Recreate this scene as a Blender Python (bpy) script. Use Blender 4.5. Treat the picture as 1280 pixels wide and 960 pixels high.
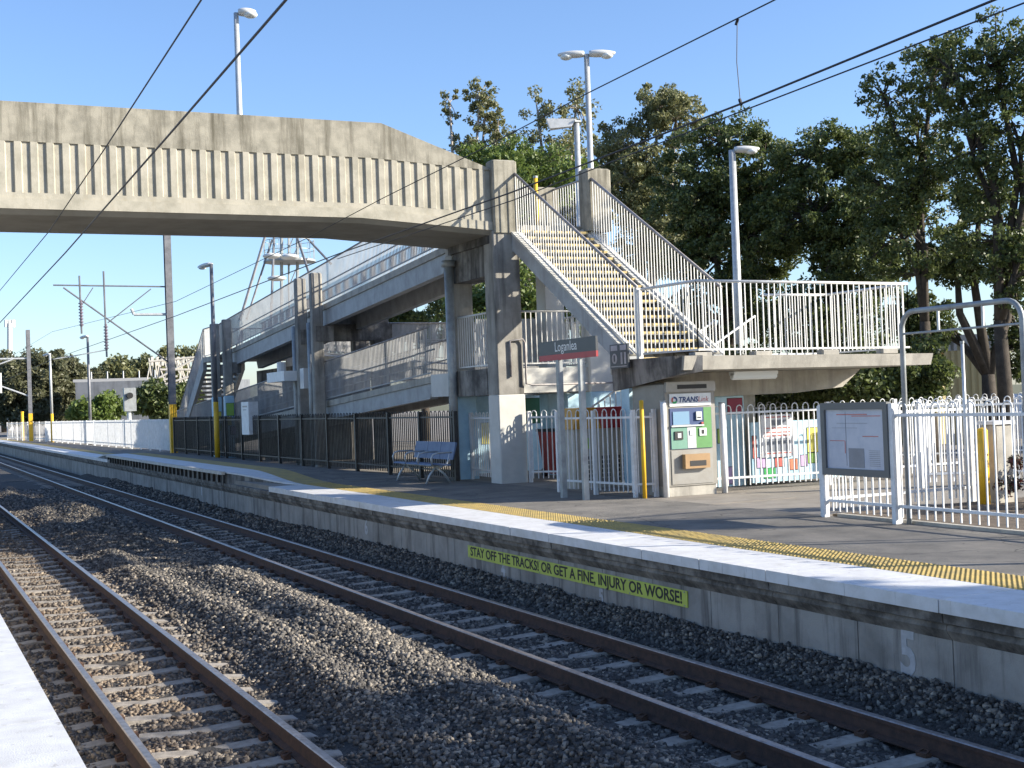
import bpy, math, random
import numpy as np
from mathutils import Vector, Matrix
R = math.radians
random.seed(7); rng = np.random.default_rng(7)
scene = bpy.context.scene
for o in list(bpy.data.objects): bpy.data.objects.remove(o)

# ---------------------------------------------------------------- camera, sky, sun, exposure
cam = bpy.data.cameras.new('camera'); camo = bpy.data.objects.new('camera', cam); scene.collection.objects.link(camo)
cam.lens = 1650/1280*36; cam.sensor_width = 36; cam.clip_start = .05; cam.clip_end = 6000
ROT = Matrix(((0.9048835414436668, 0.027683076972069197, -0.42475807664331283),
              (-0.4240792845989873, -0.027266158401771913, -0.9052145143445396),
              (-0.036640644077022666, 0.9992448167768337, -0.012932878498345556)))
EYE = Vector((0, 0, 1.70))
camo.matrix_world = Matrix.Translation(EYE) @ ROT.to_4x4()
scene.camera = camo
SUN = Vector((1.70, -1.0, 0.80)).normalized()
w = bpy.data.worlds.new('World'); scene.world = w; w.use_nodes = True
nt = w.node_tree; bg = nt.nodes['Background']
sky = nt.nodes.new('ShaderNodeTexSky'); sky.sky_type = 'NISHITA'; sky.sun_disc = False
sky.sun_elevation = math.asin(SUN.z); sky.sun_rotation = math.atan2(SUN.x, SUN.y)
sky.air_density = 1.0; sky.dust_density = 0.6; sky.ozone_density = 3.5; sky.altitude = 0
tint = nt.nodes.new('ShaderNodeMix'); tint.data_type = 'RGBA'; tint.blend_type = 'MULTIPLY'; tint.inputs[0].default_value = 1
tint.inputs[7].default_value = (.94, .965, 1.08, 1); nt.links.new(sky.outputs[0], tint.inputs[6])
nt.links.new(tint.outputs[2], bg.inputs[0]); bg.inputs[1].default_value = 0.108
sl = bpy.data.lights.new('sun', 'SUN'); sl.energy = 5.0; sl.angle = R(.53); sl.color = (1, .93, .80)
so = bpy.data.objects.new('sun', sl); scene.collection.objects.link(so)
so.rotation_euler = (-SUN).to_track_quat('-Z', 'Y').to_euler(); so.location = (20, -20, 30)
scene.view_settings.view_transform = 'Standard'; scene.view_settings.look = 'None'
scene.view_settings.exposure = 1.12; scene.view_settings.gamma = 1

# ---------------------------------------------------------------- helpers
COL = scene.collection
class MB:
    def __init__(s): s.v = []; s.f = []; s.m = []; s.mi = 0
    def add(s, vs, fs):
        b = len(s.v); s.v += [tuple(p) for p in vs]; s.f += [tuple(i+b for i in f) for f in fs]; s.m += [s.mi]*len(fs); return s
    def box(s, x0, x1, y0, y1, z0, z1):
        return s.add([(x0,y0,z0),(x1,y0,z0),(x1,y1,z0),(x0,y1,z0),(x0,y0,z1),(x1,y0,z1),(x1,y1,z1),(x0,y1,z1)],
                     [(0,3,2,1),(4,5,6,7),(0,1,5,4),(1,2,6,5),(2,3,7,6),(3,0,4,7)])
    def hexa(s, p):  # 8 points bottom 4 top 4
        return s.add(p, [(0,3,2,1),(4,5,6,7),(0,1,5,4),(1,2,6,5),(2,3,7,6),(3,0,4,7)])
    def cbox(s, x0, x1, y0, y1, z0, z1, b=.015):   # box with chamfered vertical and top edges
        o = [(x0+b,y0),(x1-b,y0),(x1,y0+b),(x1,y1-b),(x1-b,y1),(x0+b,y1),(x0,y1-b),(x0,y0+b)]
        i = [(x0+2*b,y0+b),(x1-2*b,y0+b),(x1-b,y0+2*b),(x1-b,y1-2*b),(x1-2*b,y1-b),(x0+2*b,y1-b),(x0+b,y1-2*b),(x0+b,y0+2*b)]
        vs = [(a,c,z0) for a,c in o]+[(a,c,z1-b) for a,c in o]+[(a,c,z1) for a,c in i]
        fs = [tuple(range(7,-1,-1)), tuple(range(16,24))]
        for k in range(8):
            j=(k+1)%8; fs += [(k,j,j+8,k+8),(k+8,j+8,j+16,k+16)]
        return s.add(vs, fs)
    def prism(s, poly, axis, a, b):   # poly 2D list, extruded along axis from a to b
        n = len(poly)
        def P(u, t):
            return {'x':(t,u[0],u[1]),'y':(u[0],t,u[1]),'z':(u[0],u[1],t)}[axis]
        vs = [P(u,a) for u in poly]+[P(u,b) for u in poly]
        fs = [tuple(range(n-1,-1,-1)), tuple(range(n,2*n))]+[(k,(k+1)%n,(k+1)%n+n,k+n) for k in range(n)]
        return s.add(vs, fs)
    def tube(s, pts, r, n=8, cap=True):
        pts = [Vector(p) for p in pts]; rs = r if isinstance(r,(list,tuple)) else [r]*len(pts)
        vs = []; prev = None
        for i,p in enumerate(pts):
            d = (pts[min(i+1,len(pts)-1)]-pts[max(i-1,0)]).normalized()
            if prev is None:
                a = Vector((0,0,1)) if abs(d.z)<.9 else Vector((1,0,0))
                u = d.cross(a).normalized()
            else: u = (prev-d*prev.dot(d)).normalized()
            prev = u; v = d.cross(u)
            for k in range(n):
                t = 2*math.pi*k/n+math.pi/n; vs.append(p+(u*math.cos(t)+v*math.sin(t))*rs[i])
        fs = []
        for i in range(len(pts)-1):
            for k in range(n): j=(k+1)%n; fs.append((i*n+k,i*n+j,(i+1)*n+j,(i+1)*n+k))
        if cap: fs += [tuple(range(n-1,-1,-1)), tuple(range((len(pts)-1)*n,len(pts)*n))]
        return s.add(vs, fs)
    def bar(s, p, q, t=.012):   # square bar
        return s.tube([p,q], t*.7071, 4)
    def ell(s, c, rx, ry, rz, n=12, m=6):
        vs=[];fs=[]
        for i in range(m+1):
            a=math.pi*i/m
            for k in range(n):
                b=2*math.pi*k/n; vs.append((c[0]+rx*math.sin(a)*math.cos(b),c[1]+ry*math.sin(a)*math.sin(b),c[2]+rz*math.cos(a)))
        for i in range(m):
            for k in range(n): j=(k+1)%n; fs.append((i*n+k,(i+1)*n+k,(i+1)*n+j,i*n+j))
        return s.add(vs,fs)
    def build(s, name, mats, parent=None, smooth=False, loc=None):
        me = bpy.data.meshes.new(name); me.from_pydata(s.v, [], s.f); 
        if not isinstance(mats,(list,tuple)): mats=[mats]
        for m in mats: me.materials.append(m)
        if len(mats)>1: me.polygons.foreach_set('material_index', s.m)
        if smooth: me.polygons.foreach_set('use_smooth',[True]*len(me.polygons))
        me.update()
        o = bpy.data.objects.new(name, me); COL.objects.link(o)
        if parent: o.parent = parent
        return o
def tag(o, label=None, cat=None, group=None, kind=None):
    if label: o['label']=label
    if cat: o['category']=cat
    if group: o['group']=group
    if kind: o['kind']=kind
    return o
def thing(name, label, cat, loc=(0,0,0), group=None):
    o = bpy.data.objects.new(name, None); COL.objects.link(o); o.empty_display_size=.3
    o.location = loc
    return tag(o, label, cat, group)
def put(o, parent):   # parts are built in world coordinates; keep them there under a placed Empty
    o.parent = parent; o.matrix_parent_inverse = Matrix.Translation(-parent.location); return o
def part(mb, name, m, parent, label=None, smooth=False):
    o = mb.build(name, m, None, smooth); put(o, parent)
    if label: o['label']=label
    return o
def sub(mb, name, m, parent, smooth=False):
    o = mb.build(name, m, None, smooth); o.parent = parent; return o   # parents are meshes at the world origin
def text_mesh(s, size, m, mat4, name, parent, shear=0, extrude=.002, sx=1.0, root=False, offset=0):
    c = bpy.data.curves.new('t','FONT'); c.body=s; c.size=size; c.shear=shear; c.extrude=extrude; c.offset=offset
    c.align_x='CENTER'; c.align_y='CENTER'; c.resolution_u=3
    t = bpy.data.objects.new('t', c); COL.objects.link(t)
    bpy.context.view_layer.update()
    me = bpy.data.meshes.new_from_object(t); bpy.data.objects.remove(t)
    me.transform(mat4 @ Matrix.Diagonal((sx,1,1,1))); me.materials.append(m)
    o = bpy.data.objects.new(name, me); COL.objects.link(o)
    if root: put(o, parent)
    else: o.parent = parent
    return o
def face_mat(origin, right, up):   # text placed on a plane
    r = Vector(right).normalized(); u = Vector(up).normalized(); n = r.cross(u)
    M = Matrix((r,u,n)).transposed().to_4x4(); M.translation = Vector(origin); return M

# ---------------------------------------------------------------- materials
def mat(name, c, rough=.7, metal=0, noise=None, c2=None, scale=4, bump=0, bscale=60, streak=None, detail=6, spec=None, lo=.4, hi=.65):
    m = bpy.data.materials.new(name); m.use_nodes=True; t=m.node_tree; b=t.nodes['Principled BSDF']
    b.inputs['Base Color'].default_value=(*c,1); b.inputs['Roughness'].default_value=rough; b.inputs['Metallic'].default_value=metal
    if spec is not None: b.inputs['Specular IOR Level'].default_value=spec
    tc=t.nodes.new('ShaderNodeTexCoord'); col=None
    def ramp(sc, sv, a, bb, l, h, prev=None):
        mp=t.nodes.new('ShaderNodeMapping'); mp.inputs['Scale'].default_value=sv; t.links.new(tc.outputs['Object'],mp.inputs[0])
        n=t.nodes.new('ShaderNodeTexNoise'); n.inputs['Scale'].default_value=sc; n.inputs['Detail'].default_value=detail; n.inputs['Roughness'].default_value=.65
        t.links.new(mp.outputs[0],n.inputs[0])
        r=t.nodes.new('ShaderNodeMapRange'); r.inputs[1].default_value=l; r.inputs[2].default_value=h; t.links.new(n.outputs[0],r.inputs[0])
        x=t.nodes.new('ShaderNodeMix'); x.data_type='RGBA'; t.links.new(r.outputs[0],x.inputs[0])
        if prev is None: x.inputs[6].default_value=(*a,1)
        else: t.links.new(prev,x.inputs[6])
        x.inputs[7].default_value=(*bb,1); return x.outputs[2]
    if c2: col=ramp(scale,(1,1,1),c,c2,lo,hi)
    if streak:   # (colour, scale, lo, hi) vertical dirt runs
        col=ramp(streak[1],(1,1,.09),c,streak[0],streak[2],streak[3],col)
    if col: t.links.new(col,b.inputs['Base Color'])
    if bump:
        n=t.nodes.new('ShaderNodeTexNoise'); n.inputs['Scale'].default_value=bscale; n.inputs['Detail'].default_value=5
        t.links.new(tc.outputs['Object'],n.inputs[0])
        bp=t.nodes.new('ShaderNodeBump'); bp.inputs['Strength'].default_value=bump; bp.inputs['Distance'].default_value=.02
        t.links.new(n.outputs[0],bp.inputs['Height']); t.links.new(bp.outputs[0],b.inputs['Normal'])
    return m
M={}
M['asphalt']=mat('asphalt',(.235,.212,.18),.92,c2=(.11,.102,.09),scale=1.3,bump=.5,bscale=160,lo=.3,hi=.7,streak=((.06,.055,.05),7,.64,.68))
def cracks(m,sc,wd):
    t=m.node_tree; b=t.nodes['Principled BSDF']; src=b.inputs['Base Color'].links[0].from_socket
    tc=t.nodes.new('ShaderNodeTexCoord'); n=t.nodes.new('ShaderNodeTexNoise'); n.inputs['Scale'].default_value=2.2; n.inputs['Detail'].default_value=5; t.links.new(tc.outputs['Object'],n.inputs[0])
    mx=t.nodes.new('ShaderNodeMix'); mx.data_type='RGBA'; mx.blend_type='LINEAR_LIGHT'; mx.inputs[0].default_value=.35; t.links.new(tc.outputs['Object'],mx.inputs[6]); t.links.new(n.outputs[1],mx.inputs[7])
    v=t.nodes.new('ShaderNodeTexVoronoi'); v.feature='DISTANCE_TO_EDGE'; v.inputs['Scale'].default_value=sc; t.links.new(mx.outputs[2],v.inputs['Vector'])
    r=t.nodes.new('ShaderNodeMapRange'); r.inputs[1].default_value=0; r.inputs[2].default_value=wd; r.inputs[3].default_value=.7; r.inputs[4].default_value=0; t.links.new(v.outputs['Distance'],r.inputs[0])
    x=t.nodes.new('ShaderNodeMix'); x.data_type='RGBA'; t.links.new(r.outputs[0],x.inputs[0]); t.links.new(src,x.inputs[6]); x.inputs[7].default_value=(.03,.028,.026,1); t.links.new(x.outputs[2],b.inputs['Base Color'])
cracks(M['asphalt'],.38,.008)
M['path']=mat('path_concrete',(.27,.24,.20),.9,c2=(.2,.175,.145),scale=1.5,bump=.3,bscale=90)
M['dirt']=mat('garden_dirt',(.16,.12,.085),.95,c2=(.07,.055,.04),scale=9,bump=1,bscale=60)
M['gballast']=mat('ballast_ground',(.075,.068,.06),.95,c2=(.03,.027,.024),scale=28,bump=1,bscale=70)
M['grass']=mat('dry_grass',(.09,.10,.04),.95,c2=(.14,.12,.07),scale=.6,bump=.6,bscale=20)
M['parapet']=mat('weathered_concrete',(.33,.305,.245),.9,c2=(.215,.20,.16),scale=3.5,bump=.25,bscale=50,streak=((.10,.09,.065),6,.47,.70))
M['rib']=mat('ribbed_concrete',(.40,.37,.30),.9,c2=(.29,.27,.215),scale=3,bump=.2,bscale=50,streak=((.30,.26,.19),6,.55,.85))
M['soffit']=mat('soffit_concrete',(.34,.31,.25),.9,c2=(.26,.24,.19),scale=1.5,bump=.2,bscale=40)
M['conc']=mat('grey_concrete',(.44,.41,.35),.88,c2=(.30,.28,.24),scale=2,bump=.2,bscale=60,streak=((.2,.185,.16),4,.5,.8))
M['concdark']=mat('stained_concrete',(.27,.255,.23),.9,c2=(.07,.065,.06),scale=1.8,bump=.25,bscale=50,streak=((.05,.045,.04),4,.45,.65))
M['pierc']=mat('pier_concrete',(.36,.34,.30),.9,c2=(.23,.215,.19),scale=1.6,bump=.25,bscale=50,streak=((.10,.092,.08),4,.50,.70))
M['wallface']=mat('platform_wall_concrete',(.34,.32,.285),.9,c2=(.22,.205,.18),scale=1.4,bump=.25,bscale=60,streak=((.07,.062,.055),5,.50,.72))
M['corbel']=mat('mossy_concrete',(.27,.245,.21),.95,c2=(.075,.066,.056),scale=3.2,bump=.5,bscale=35,lo=.35,hi=.6)
M['paintedcol']=mat('pale_painted_concrete',(.60,.585,.54),.75,c2=(.5,.49,.45),scale=1.5,bump=.1)
M['coping']=mat('white_coping_paint',(.66,.655,.65),.6,c2=(.54,.53,.51),scale=4,bump=.15,bscale=90,streak=((.36,.34,.31),11,.62,.70))
M['yellow']=mat('tactile_yellow',(.44,.315,.10),.85,c2=(.29,.225,.095),scale=4,bump=.1)
M['yellowp']=mat('yellow_paint',(.78,.46,.02),.5,c2=(.65,.38,.03),scale=6)
M['nosing']=mat('step_nosing_yellow',(.60,.44,.17),.7,c2=(.42,.32,.15),scale=8)
M['galv']=mat('galvanised_steel',(.56,.57,.56),.45,.35,c2=(.44,.45,.45),scale=7)
M['galvd']=mat('weathered_galvanised_steel',(.36,.38,.38),.55,.35,c2=(.26,.27,.27),scale=5)
M['railbar']=mat('painted_balustrade_steel',(.66,.65,.62),.5,.1,c2=(.55,.54,.51),scale=6)
M['rampbar']=mat('grey_ramp_balustrade',(.36,.36,.355),.6,.05,c2=(.27,.27,.27),scale=2)
M['railtop']=mat('worn_handrail_steel',(.34,.32,.31),.5,.2,c2=(.22,.19,.18),scale=6)
M['white']=mat('white_fence_paint',(.74,.74,.735),.5,c2=(.60,.60,.585),scale=6)
M['black']=mat('black_fence_paint',(.02,.019,.018),.5,c2=(.05,.045,.04),scale=8)
M['stringer']=mat('grey_painted_stringer',(.37,.38,.38),.6,c2=(.27,.27,.27),scale=3,streak=((.18,.17,.16),6,.55,.8))
M['stringertop']=mat('pale_stringer_top',(.56,.54,.48),.8,c2=(.40,.38,.33),scale=4)
M['rust']=mat('rusty_rail_web',(.085,.046,.032),.8,.1,c2=(.045,.028,.022),scale=12,bump=.2)
M['railhead']=mat('polished_rail_head',(.42,.38,.36),.38,.8,c2=(.25,.21,.19),scale=20)
M['sleeper']=mat('sleeper_concrete',(.34,.30,.25),.9,c2=(.20,.175,.145),scale=7,bump=.3,bscale=70)
M['clip']=mat('rusty_clip',(.10,.055,.035),.8,.3)
M['mblue']=mat('mural_pale_blue',(.50,.70,.80),.6,c2=(.34,.53,.64),scale=2)
def flat(n,c,r=.6,me=0): return mat(n,c,r,me,c2=tuple(x*.85 for x in c),scale=5)
for n,c in dict(mgreen=(0.3,0.5,0.1),mred=(0.5,0.1,0.08),myellow=(0.7,0.62,0.1),mpurple=(0.5,0.36,0.56),morange=(0.62,0.2,0.1),mnavy=(.03,.06,.17),mteal=(.02,.13,.07),mmaroon=(.25,.02,.05),mdgreen=(.02,.35,.08)).items(): M[n]=flat('mural_'+n[1:],c)
M['frame']=mat('dark_grey_frame',(.13,.135,.135),.5,.2)
M['ink']=mat('black_ink',(.015,.015,.015),.6)
M['signgrey']=flat('sign_charcoal',(.055,.06,.065),.45)
M['signred']=flat('sign_red',(.38,.03,.035),.45)
M['signwhite']=flat('sign_white',(.78,.78,.76),.5)
M['signyel']=mat('banner_yellow_green',(.50,.56,.09),.6,c2=(.42,.48,.08),scale=3)
M['graywhite']=mat('chalky_white_paint',(.52,.52,.52),.9,c2=(.36,.35,.34),scale=9,lo=.35,hi=.7)
M['steel']=mat('brushed_steel',(.30,.29,.265),.45,.4,c2=(.26,.24,.21),scale=3)
M['steel2']=mat('brushed_steel_side',(.27,.255,.225),.5,.35,c2=(.22,.205,.18),scale=3)
M['screen']=mat('screen_glass',(.20,.33,.46),.12)
M['seat']=mat('blue_grey_powder_coat',(.10,.14,.23),.6,0,c2=(.14,.19,.29),scale=4)
M['wire']=mat('dark_wire',(.03,.028,.03),.5,.5)
M['porcelain']=mat('brown_porcelain',(.16,.13,.16),.3)
M['lampglass']=mat('lamp_bowl',(.70,.72,.70),.25)
M['lampbody']=mat('lamp_housing',(.62,.62,.60),.5,.1)
M['mastp']=mat('mast_dark_steel',(.21,.21,.22),.55,.4,c2=(.14,.14,.15),scale=3)
M['bark']=mat('bark',(.07,.056,.043),.95,c2=(.035,.028,.02),scale=6,bump=.5)
M['barkpale']=mat('pale_gum_bark',(.42,.37,.31),.85,c2=(.22,.18,.14),scale=5,bump=.3)
M['bgconc']=mat('dark_warehouse_wall',(.15,.16,.18),.8,c2=(.11,.12,.13),scale=1,streak=((.08,.085,.095),1.5,.5,.7))
M['ribyel']=mat('tan_corrugated_wall',(.44,.37,.20),.6)
M['ribpale']=mat('pale_roof_sheet',(.34,.34,.34),.6)
M['rustred']=flat('bin_red',(.30,.035,.03))
M['amber']=flat('amber_panel',(.50,.26,.03)); M['cabinet']=flat('cabinet_beige',(.40,.37,.31))
M['darkglass']=mat('dark_glass',(.02,.025,.03),.08)
M['tyre']=mat('tyre_rubber',(.02,.02,.02),.8); M['carwhite']=mat('car_white_paint',(.75,.75,.75),.25)
M['paper']=mat('faded_notice_paper',(.50,.53,.60),.25,c2=(.40,.44,.53),scale=3)
M['poster']=flat('white_poster',(.74,.74,.76)); M['greyprint']=flat('printed_grey',(.22,.24,.28),.3); M['redprint']=flat('printed_red',(.55,.16,.14),.4)
M['tmgreen']=flat('machine_green',(.10,.27,.08)); M['tmmint']=flat('machine_mint',(.15,.31,.23)); M['bronze']=flat('bronze_tray',(.36,.22,.10),.5)
M['wood']=mat('weathered_timber',(.62,.58,.50),.85,c2=(.45,.41,.35),scale=9)
def leafmat(n,c,c2):
    m=bpy.data.materials.new(n); m.use_nodes=True; t=m.node_tree; b=t.nodes['Principled BSDF']; b.inputs['Roughness'].default_value=.5
    g=t.nodes.new('ShaderNodeNewGeometry'); x=t.nodes.new('ShaderNodeMix'); x.data_type='RGBA'
    x.inputs[6].default_value=(*c,1); x.inputs[7].default_value=(*c2,1)
    t.links.new(g.outputs['Random Per Island'],x.inputs[0]); t.links.new(x.outputs[2],b.inputs['Base Color'])
    tr=t.nodes.new('ShaderNodeBsdfTranslucent'); t.links.new(x.outputs[2],tr.inputs[0])
    ms=t.nodes.new('ShaderNodeMixShader'); ms.inputs[0].default_value=.36
    t.links.new(b.outputs[0],ms.inputs[1]); t.links.new(tr.outputs[0],ms.inputs[2]); t.links.new(ms.outputs[0],t.nodes['Material Output'].inputs[0])
    return m
M['lgum']=leafmat('gum_leaves',(.12,.14,.06),(.26,.25,.11))
M['lgreen']=leafmat('fresh_leaves',(.09,.14,.03),(.17,.22,.05))
M['lfig']=leafmat('dark_leaves',(.035,.058,.018),(.15,.18,.05))
M['lfar']=leafmat('far_leaves',(.09,.10,.05),(.17,.165,.09))
M['lred']=leafmat('red_leaves',(.14,.03,.03),(.05,.07,.03))

# ---------------------------------------------------------------- ground, track bed, platforms
def struct(mb,name,m,parent=None):
    o=mb.build(name,m,parent)
    if not parent: o['kind']='structure'
    return o
g=MB(); g.box(-1500,1500,-300,3500,-1.6,-1.06); struct(g,'ground',M['grass'])
g=MB(); g.box(7.62,120,-30,420,-1.02,-.012); struct(g,'yard',M['path'])
g=MB(); g.box(8.9,11.36,-8,125,-.2,0.0); struct(g,'platform_surface',M['asphalt'])
g=MB(); g.box(11.36,13.0,17.2,27.5,-.2,-.002); struct(g,'station_forecourt',M['path'])
g=MB(); g.box(11.44,19,-8,14.35,-.2,.02); struct(g,'garden_bed',M['dirt'])
g=MB(); g.box(11.34,11.44,-8,14.15,-.2,.035); g.box(11.34,11.44,-8,14.15,-.2,.035); 
g=MB(); g.box(11.36,11.44,-8,14.15,-.2,.04); struct(g,'kerb',M['conc'])

def clampn(a): return np.clip(a,0,1)
def sst(a,b,x): t=clampn((x-a)/(b-a)); return t*t*(3-2*t)
def vn(x,y,s,seed):   # cheap value noise
    x=np.asarray(x)*s; y=np.asarray(y)*s; xi=np.floor(x); yi=np.floor(y); fx=x-xi; fy=y-yi
    def h(a,b): v=np.sin(a*127.1+b*311.7+seed*17.3)*43758.5453; return v-np.floor(v)
    fx=fx*fx*(3-2*fx); fy=fy*fy*(3-2*fy)
    return (h(xi,yi)*(1-fx)+h(xi+1,yi)*fx)*(1-fy)+(h(xi,yi+1)*(1-fx)+h(xi+1,yi+1)*fx)*fy
def hb(x,y):   # height of the ballast
    x=np.asarray(x,float); y=np.asarray(y,float)
    z=np.full_like(x*y*1.0,-.955)
    z=z+.03*(vn(x,y,1.7,1)-.5)+.02*(vn(x,y,5,2)-.5)
    # windrows of spare stone between the tracks
    a1=.75+.8*(vn(x*0,y,.33,3)-.3)
    a2=.66*sst(22.4,20.4,y)*(.85+.15*np.sin(y*.9))+.62*np.exp(-((y-27.3)/.9)**2)+.55*np.exp(-((y-32.5)/1.6)**2)+.5*sst(36,39,y)*sst(46,42,y)
    z=z+.15*a1*np.exp(-((x-3.62-.12*np.sin(y*.5))/.30)**2)
    z=z+.42*a2*np.exp(-((x-4.45-.12*np.sin(y*.37+1))/.46)**2)
    z=z+.23*sst(6.85,7.6,x)*(.9+.4*(vn(x*0,y,.21,6)-.5)+.12*(vn(x,y,1.4,8)-.5))
    z=z-.06*sst(1.3,.8,x)
    return z
def grid(name,x0,x1,nx,y0,y1,ny,m):
    X,Y=np.meshgrid(np.linspace(x0,x1,nx),np.linspace(y0,y1,ny)); Z=hb(X,Y)
    b=MB(); b.v=list(map(tuple,np.stack([X.ravel(),Y.ravel(),Z.ravel()],1).tolist()))
    b.f=[(j*nx+i,j*nx+i+1,(j+1)*nx+i+1,(j+1)*nx+i) for j in range(ny-1) for i in range(nx-1)]; b.m=[0]*len(b.f)
    return b.build(name,m,None,True)
gb=grid('track_bed',.7,7.66,140,-6,60,560,M['gballast']); gb['kind']='structure'
g=MB(); g.box(-6,7.66,60,1500,-1.2,-.95); struct(g,'far_track_bed',M['gballast'])

# loose stones
ico_t=(1+5**.5)/2
IV0=np.array([(-1,ico_t,0),(1,ico_t,0),(-1,-ico_t,0),(1,-ico_t,0),(0,-1,ico_t),(0,1,ico_t),(0,-1,-ico_t),(0,1,-ico_t),(ico_t,0,-1),(ico_t,0,1),(-ico_t,0,-1),(-ico_t,0,1)],float)/1.9
IF=np.array([(0,11,5),(0,5,1),(0,1,7),(0,7,10),(0,10,11),(1,5,9),(5,11,4),(11,10,2),(10,7,6),(7,1,8),(3,9,4),(3,4,2),(3,2,6),(3,6,8),(3,8,9),(4,9,5),(2,4,11),(6,2,10),(8,6,7),(9,8,1)])
IV=np.array([(-1,-1,-1),(1,-1,-1),(1,1,-1),(-1,1,-1),(-1,-1,1),(1,-1,1),(1,1,1),(-1,1,1)],float)*.66
IF=np.array([(0,3,2),(0,2,1),(4,5,6),(4,6,7),(0,1,5),(0,5,4),(1,2,6),(1,6,5),(2,3,7),(2,7,6),(3,0,4),(3,4,7)])
SLEEP1=[5.0+.685*k for k in range(0,44)]; SLEEP2=[5.25+.685*k for k in range(0,150)]
def stones(n,y0,y1,r0,r1):
    x=rng.uniform(.78,7.58,n); y=rng.uniform(y0,y1,n)
    s1=np.abs(((y-5.0+.3425)%.685)-.3425); s2=np.abs(((y-5.25+.3425)%.685)-.3425)
    on=((np.abs(x-2.16)<1.0)&(s1<.10)&(x>1.35))|((np.abs(x-6.1)<1.02)&(s2<.10)&(rng.random(n)<.80))
    lowok=~on; rail=np.zeros(n,bool)
    for c in (1.60,2.72,5.54,6.66): rail|=np.abs(x-c)<.075
    k=lowok&~rail; x=x[k]; y=y[k]; n=len(x)
    z=hb(x,y)+rng.uniform(-.012,.018,n)
    inside=((np.abs(x-2.16)<1.0)|(np.abs(x-6.1)<1.0)); z=z-np.where(inside,.012,0)
    s=rng.uniform(r0,r1,n)
    V=IV[None]*(1+rng.uniform(-.62,.32,(n,8,3)))
    V=V*rng.uniform(.65,1.25,(n,1,3))
    a=rng.uniform(0,6.283,n); b=rng.uniform(0,6.283,n); ca,sa,cb,sb=np.cos(a),np.sin(a),np.cos(b),np.sin(b)
    Rm=np.stack([ca,-sa*cb,sa*sb,sa,ca*cb,-ca*sb,0*a,sb,cb],1).reshape(n,3,3)
    V=np.einsum('nij,nkj->nki',Rm,V)*s[:,None,None]+np.stack([x,y,z],1)[:,None,:]
    F=IF[None]+8*np.arange(n)[:,None,None]
    return V.reshape(-1,3),F.reshape(-1,3)
def bigmesh(name,V,F,m,k=None):
    k=k or F.shape[1]
    me=bpy.data.meshes.new(name); me.vertices.add(len(V)); me.vertices.foreach_set('co',V.astype(np.float32).ravel())
    me.loops.add(F.size); me.loops.foreach_set('vertex_index',F.astype(np.int32).ravel())
    me.polygons.add(len(F)); me.polygons.foreach_set('loop_start',np.arange(0,F.size,k,dtype=np.int32))
    me.update(calc_edges=True); me.materials.append(m)
    o=bpy.data.objects.new(name,me); COL.objects.link(o); return o
def stonemat():
    m=bpy.data.materials.new('ballast_stone'); m.use_nodes=True; t=m.node_tree; b=t.nodes['Principled BSDF']; b.inputs['Roughness'].default_value=.9
    g=t.nodes.new('ShaderNodeNewGeometry'); r=t.nodes.new('ShaderNodeValToRGB')
    e=r.color_ramp.elements; e[0].position=0; e[0].color=(.04,.035,.031,1); e[1].position=1; e[1].color=(.46,.39,.30,1)
    for p,c in ((.35,(.066,.061,.055,1)),(.6,(.12,.108,.094,1)),(.8,(.20,.178,.148,1)),(.97,(.27,.23,.18,1))):
        q=e.new(p); q.color=c
    t.links.new(g.outputs['Random Per Island'],r.inputs[0])
    tc=t.nodes.new('ShaderNodeTexCoord'); sx=t.nodes.new('ShaderNodeSeparateXYZ'); t.links.new(tc.outputs['Object'],sx.inputs[0])
    mr=t.nodes.new('ShaderNodeMapRange'); mr.inputs[1].default_value=3.6; mr.inputs[2].default_value=2.6; t.links.new(sx.outputs[0],mr.inputs[0])
    no_=t.nodes.new('ShaderNodeTexNoise'); no_.inputs['Scale'].default_value=1.6; no_.inputs['Detail'].default_value=4; t.links.new(tc.outputs['Object'],no_.inputs[0])
    m2_=t.nodes.new('ShaderNodeMapRange'); m2_.inputs[1].default_value=.35; m2_.inputs[2].default_value=.65; m2_.inputs[3].default_value=.1; m2_.inputs[4].default_value=.55; t.links.new(no_.outputs[0],m2_.inputs[0])
    mu=t.nodes.new('ShaderNodeMath'); mu.operation='MULTIPLY'; t.links.new(mr.outputs[0],mu.inputs[0]); t.links.new(m2_.outputs[0],mu.inputs[1])
    x=t.nodes.new('ShaderNodeMix'); x.data_type='RGBA'; t.links.new(mu.outputs[0],x.inputs[0]); t.links.new(r.outputs[0],x.inputs[6]); x.inputs[7].default_value=(.23,.16,.10,1)
    t.links.new(x.outputs[2],b.inputs['Base Color']); return m
M['stone']=stonemat()
V1,F1=stones(62000,4.6,14,.016,.033); V2,F2=stones(60000,14,30,.023,.042); V3,F3=stones(32000,30,52,.035,.06)
o=bigmesh('ballast_stones',np.concatenate([V1,V2,V3]),np.concatenate([F1,F2+len(V1),F3+len(V1)+len(V2)]),M['stone']); o['kind']='stuff'
tag(o,'grey brown crushed stone ballast heaped around and between the two tracks','ballast')

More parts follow.
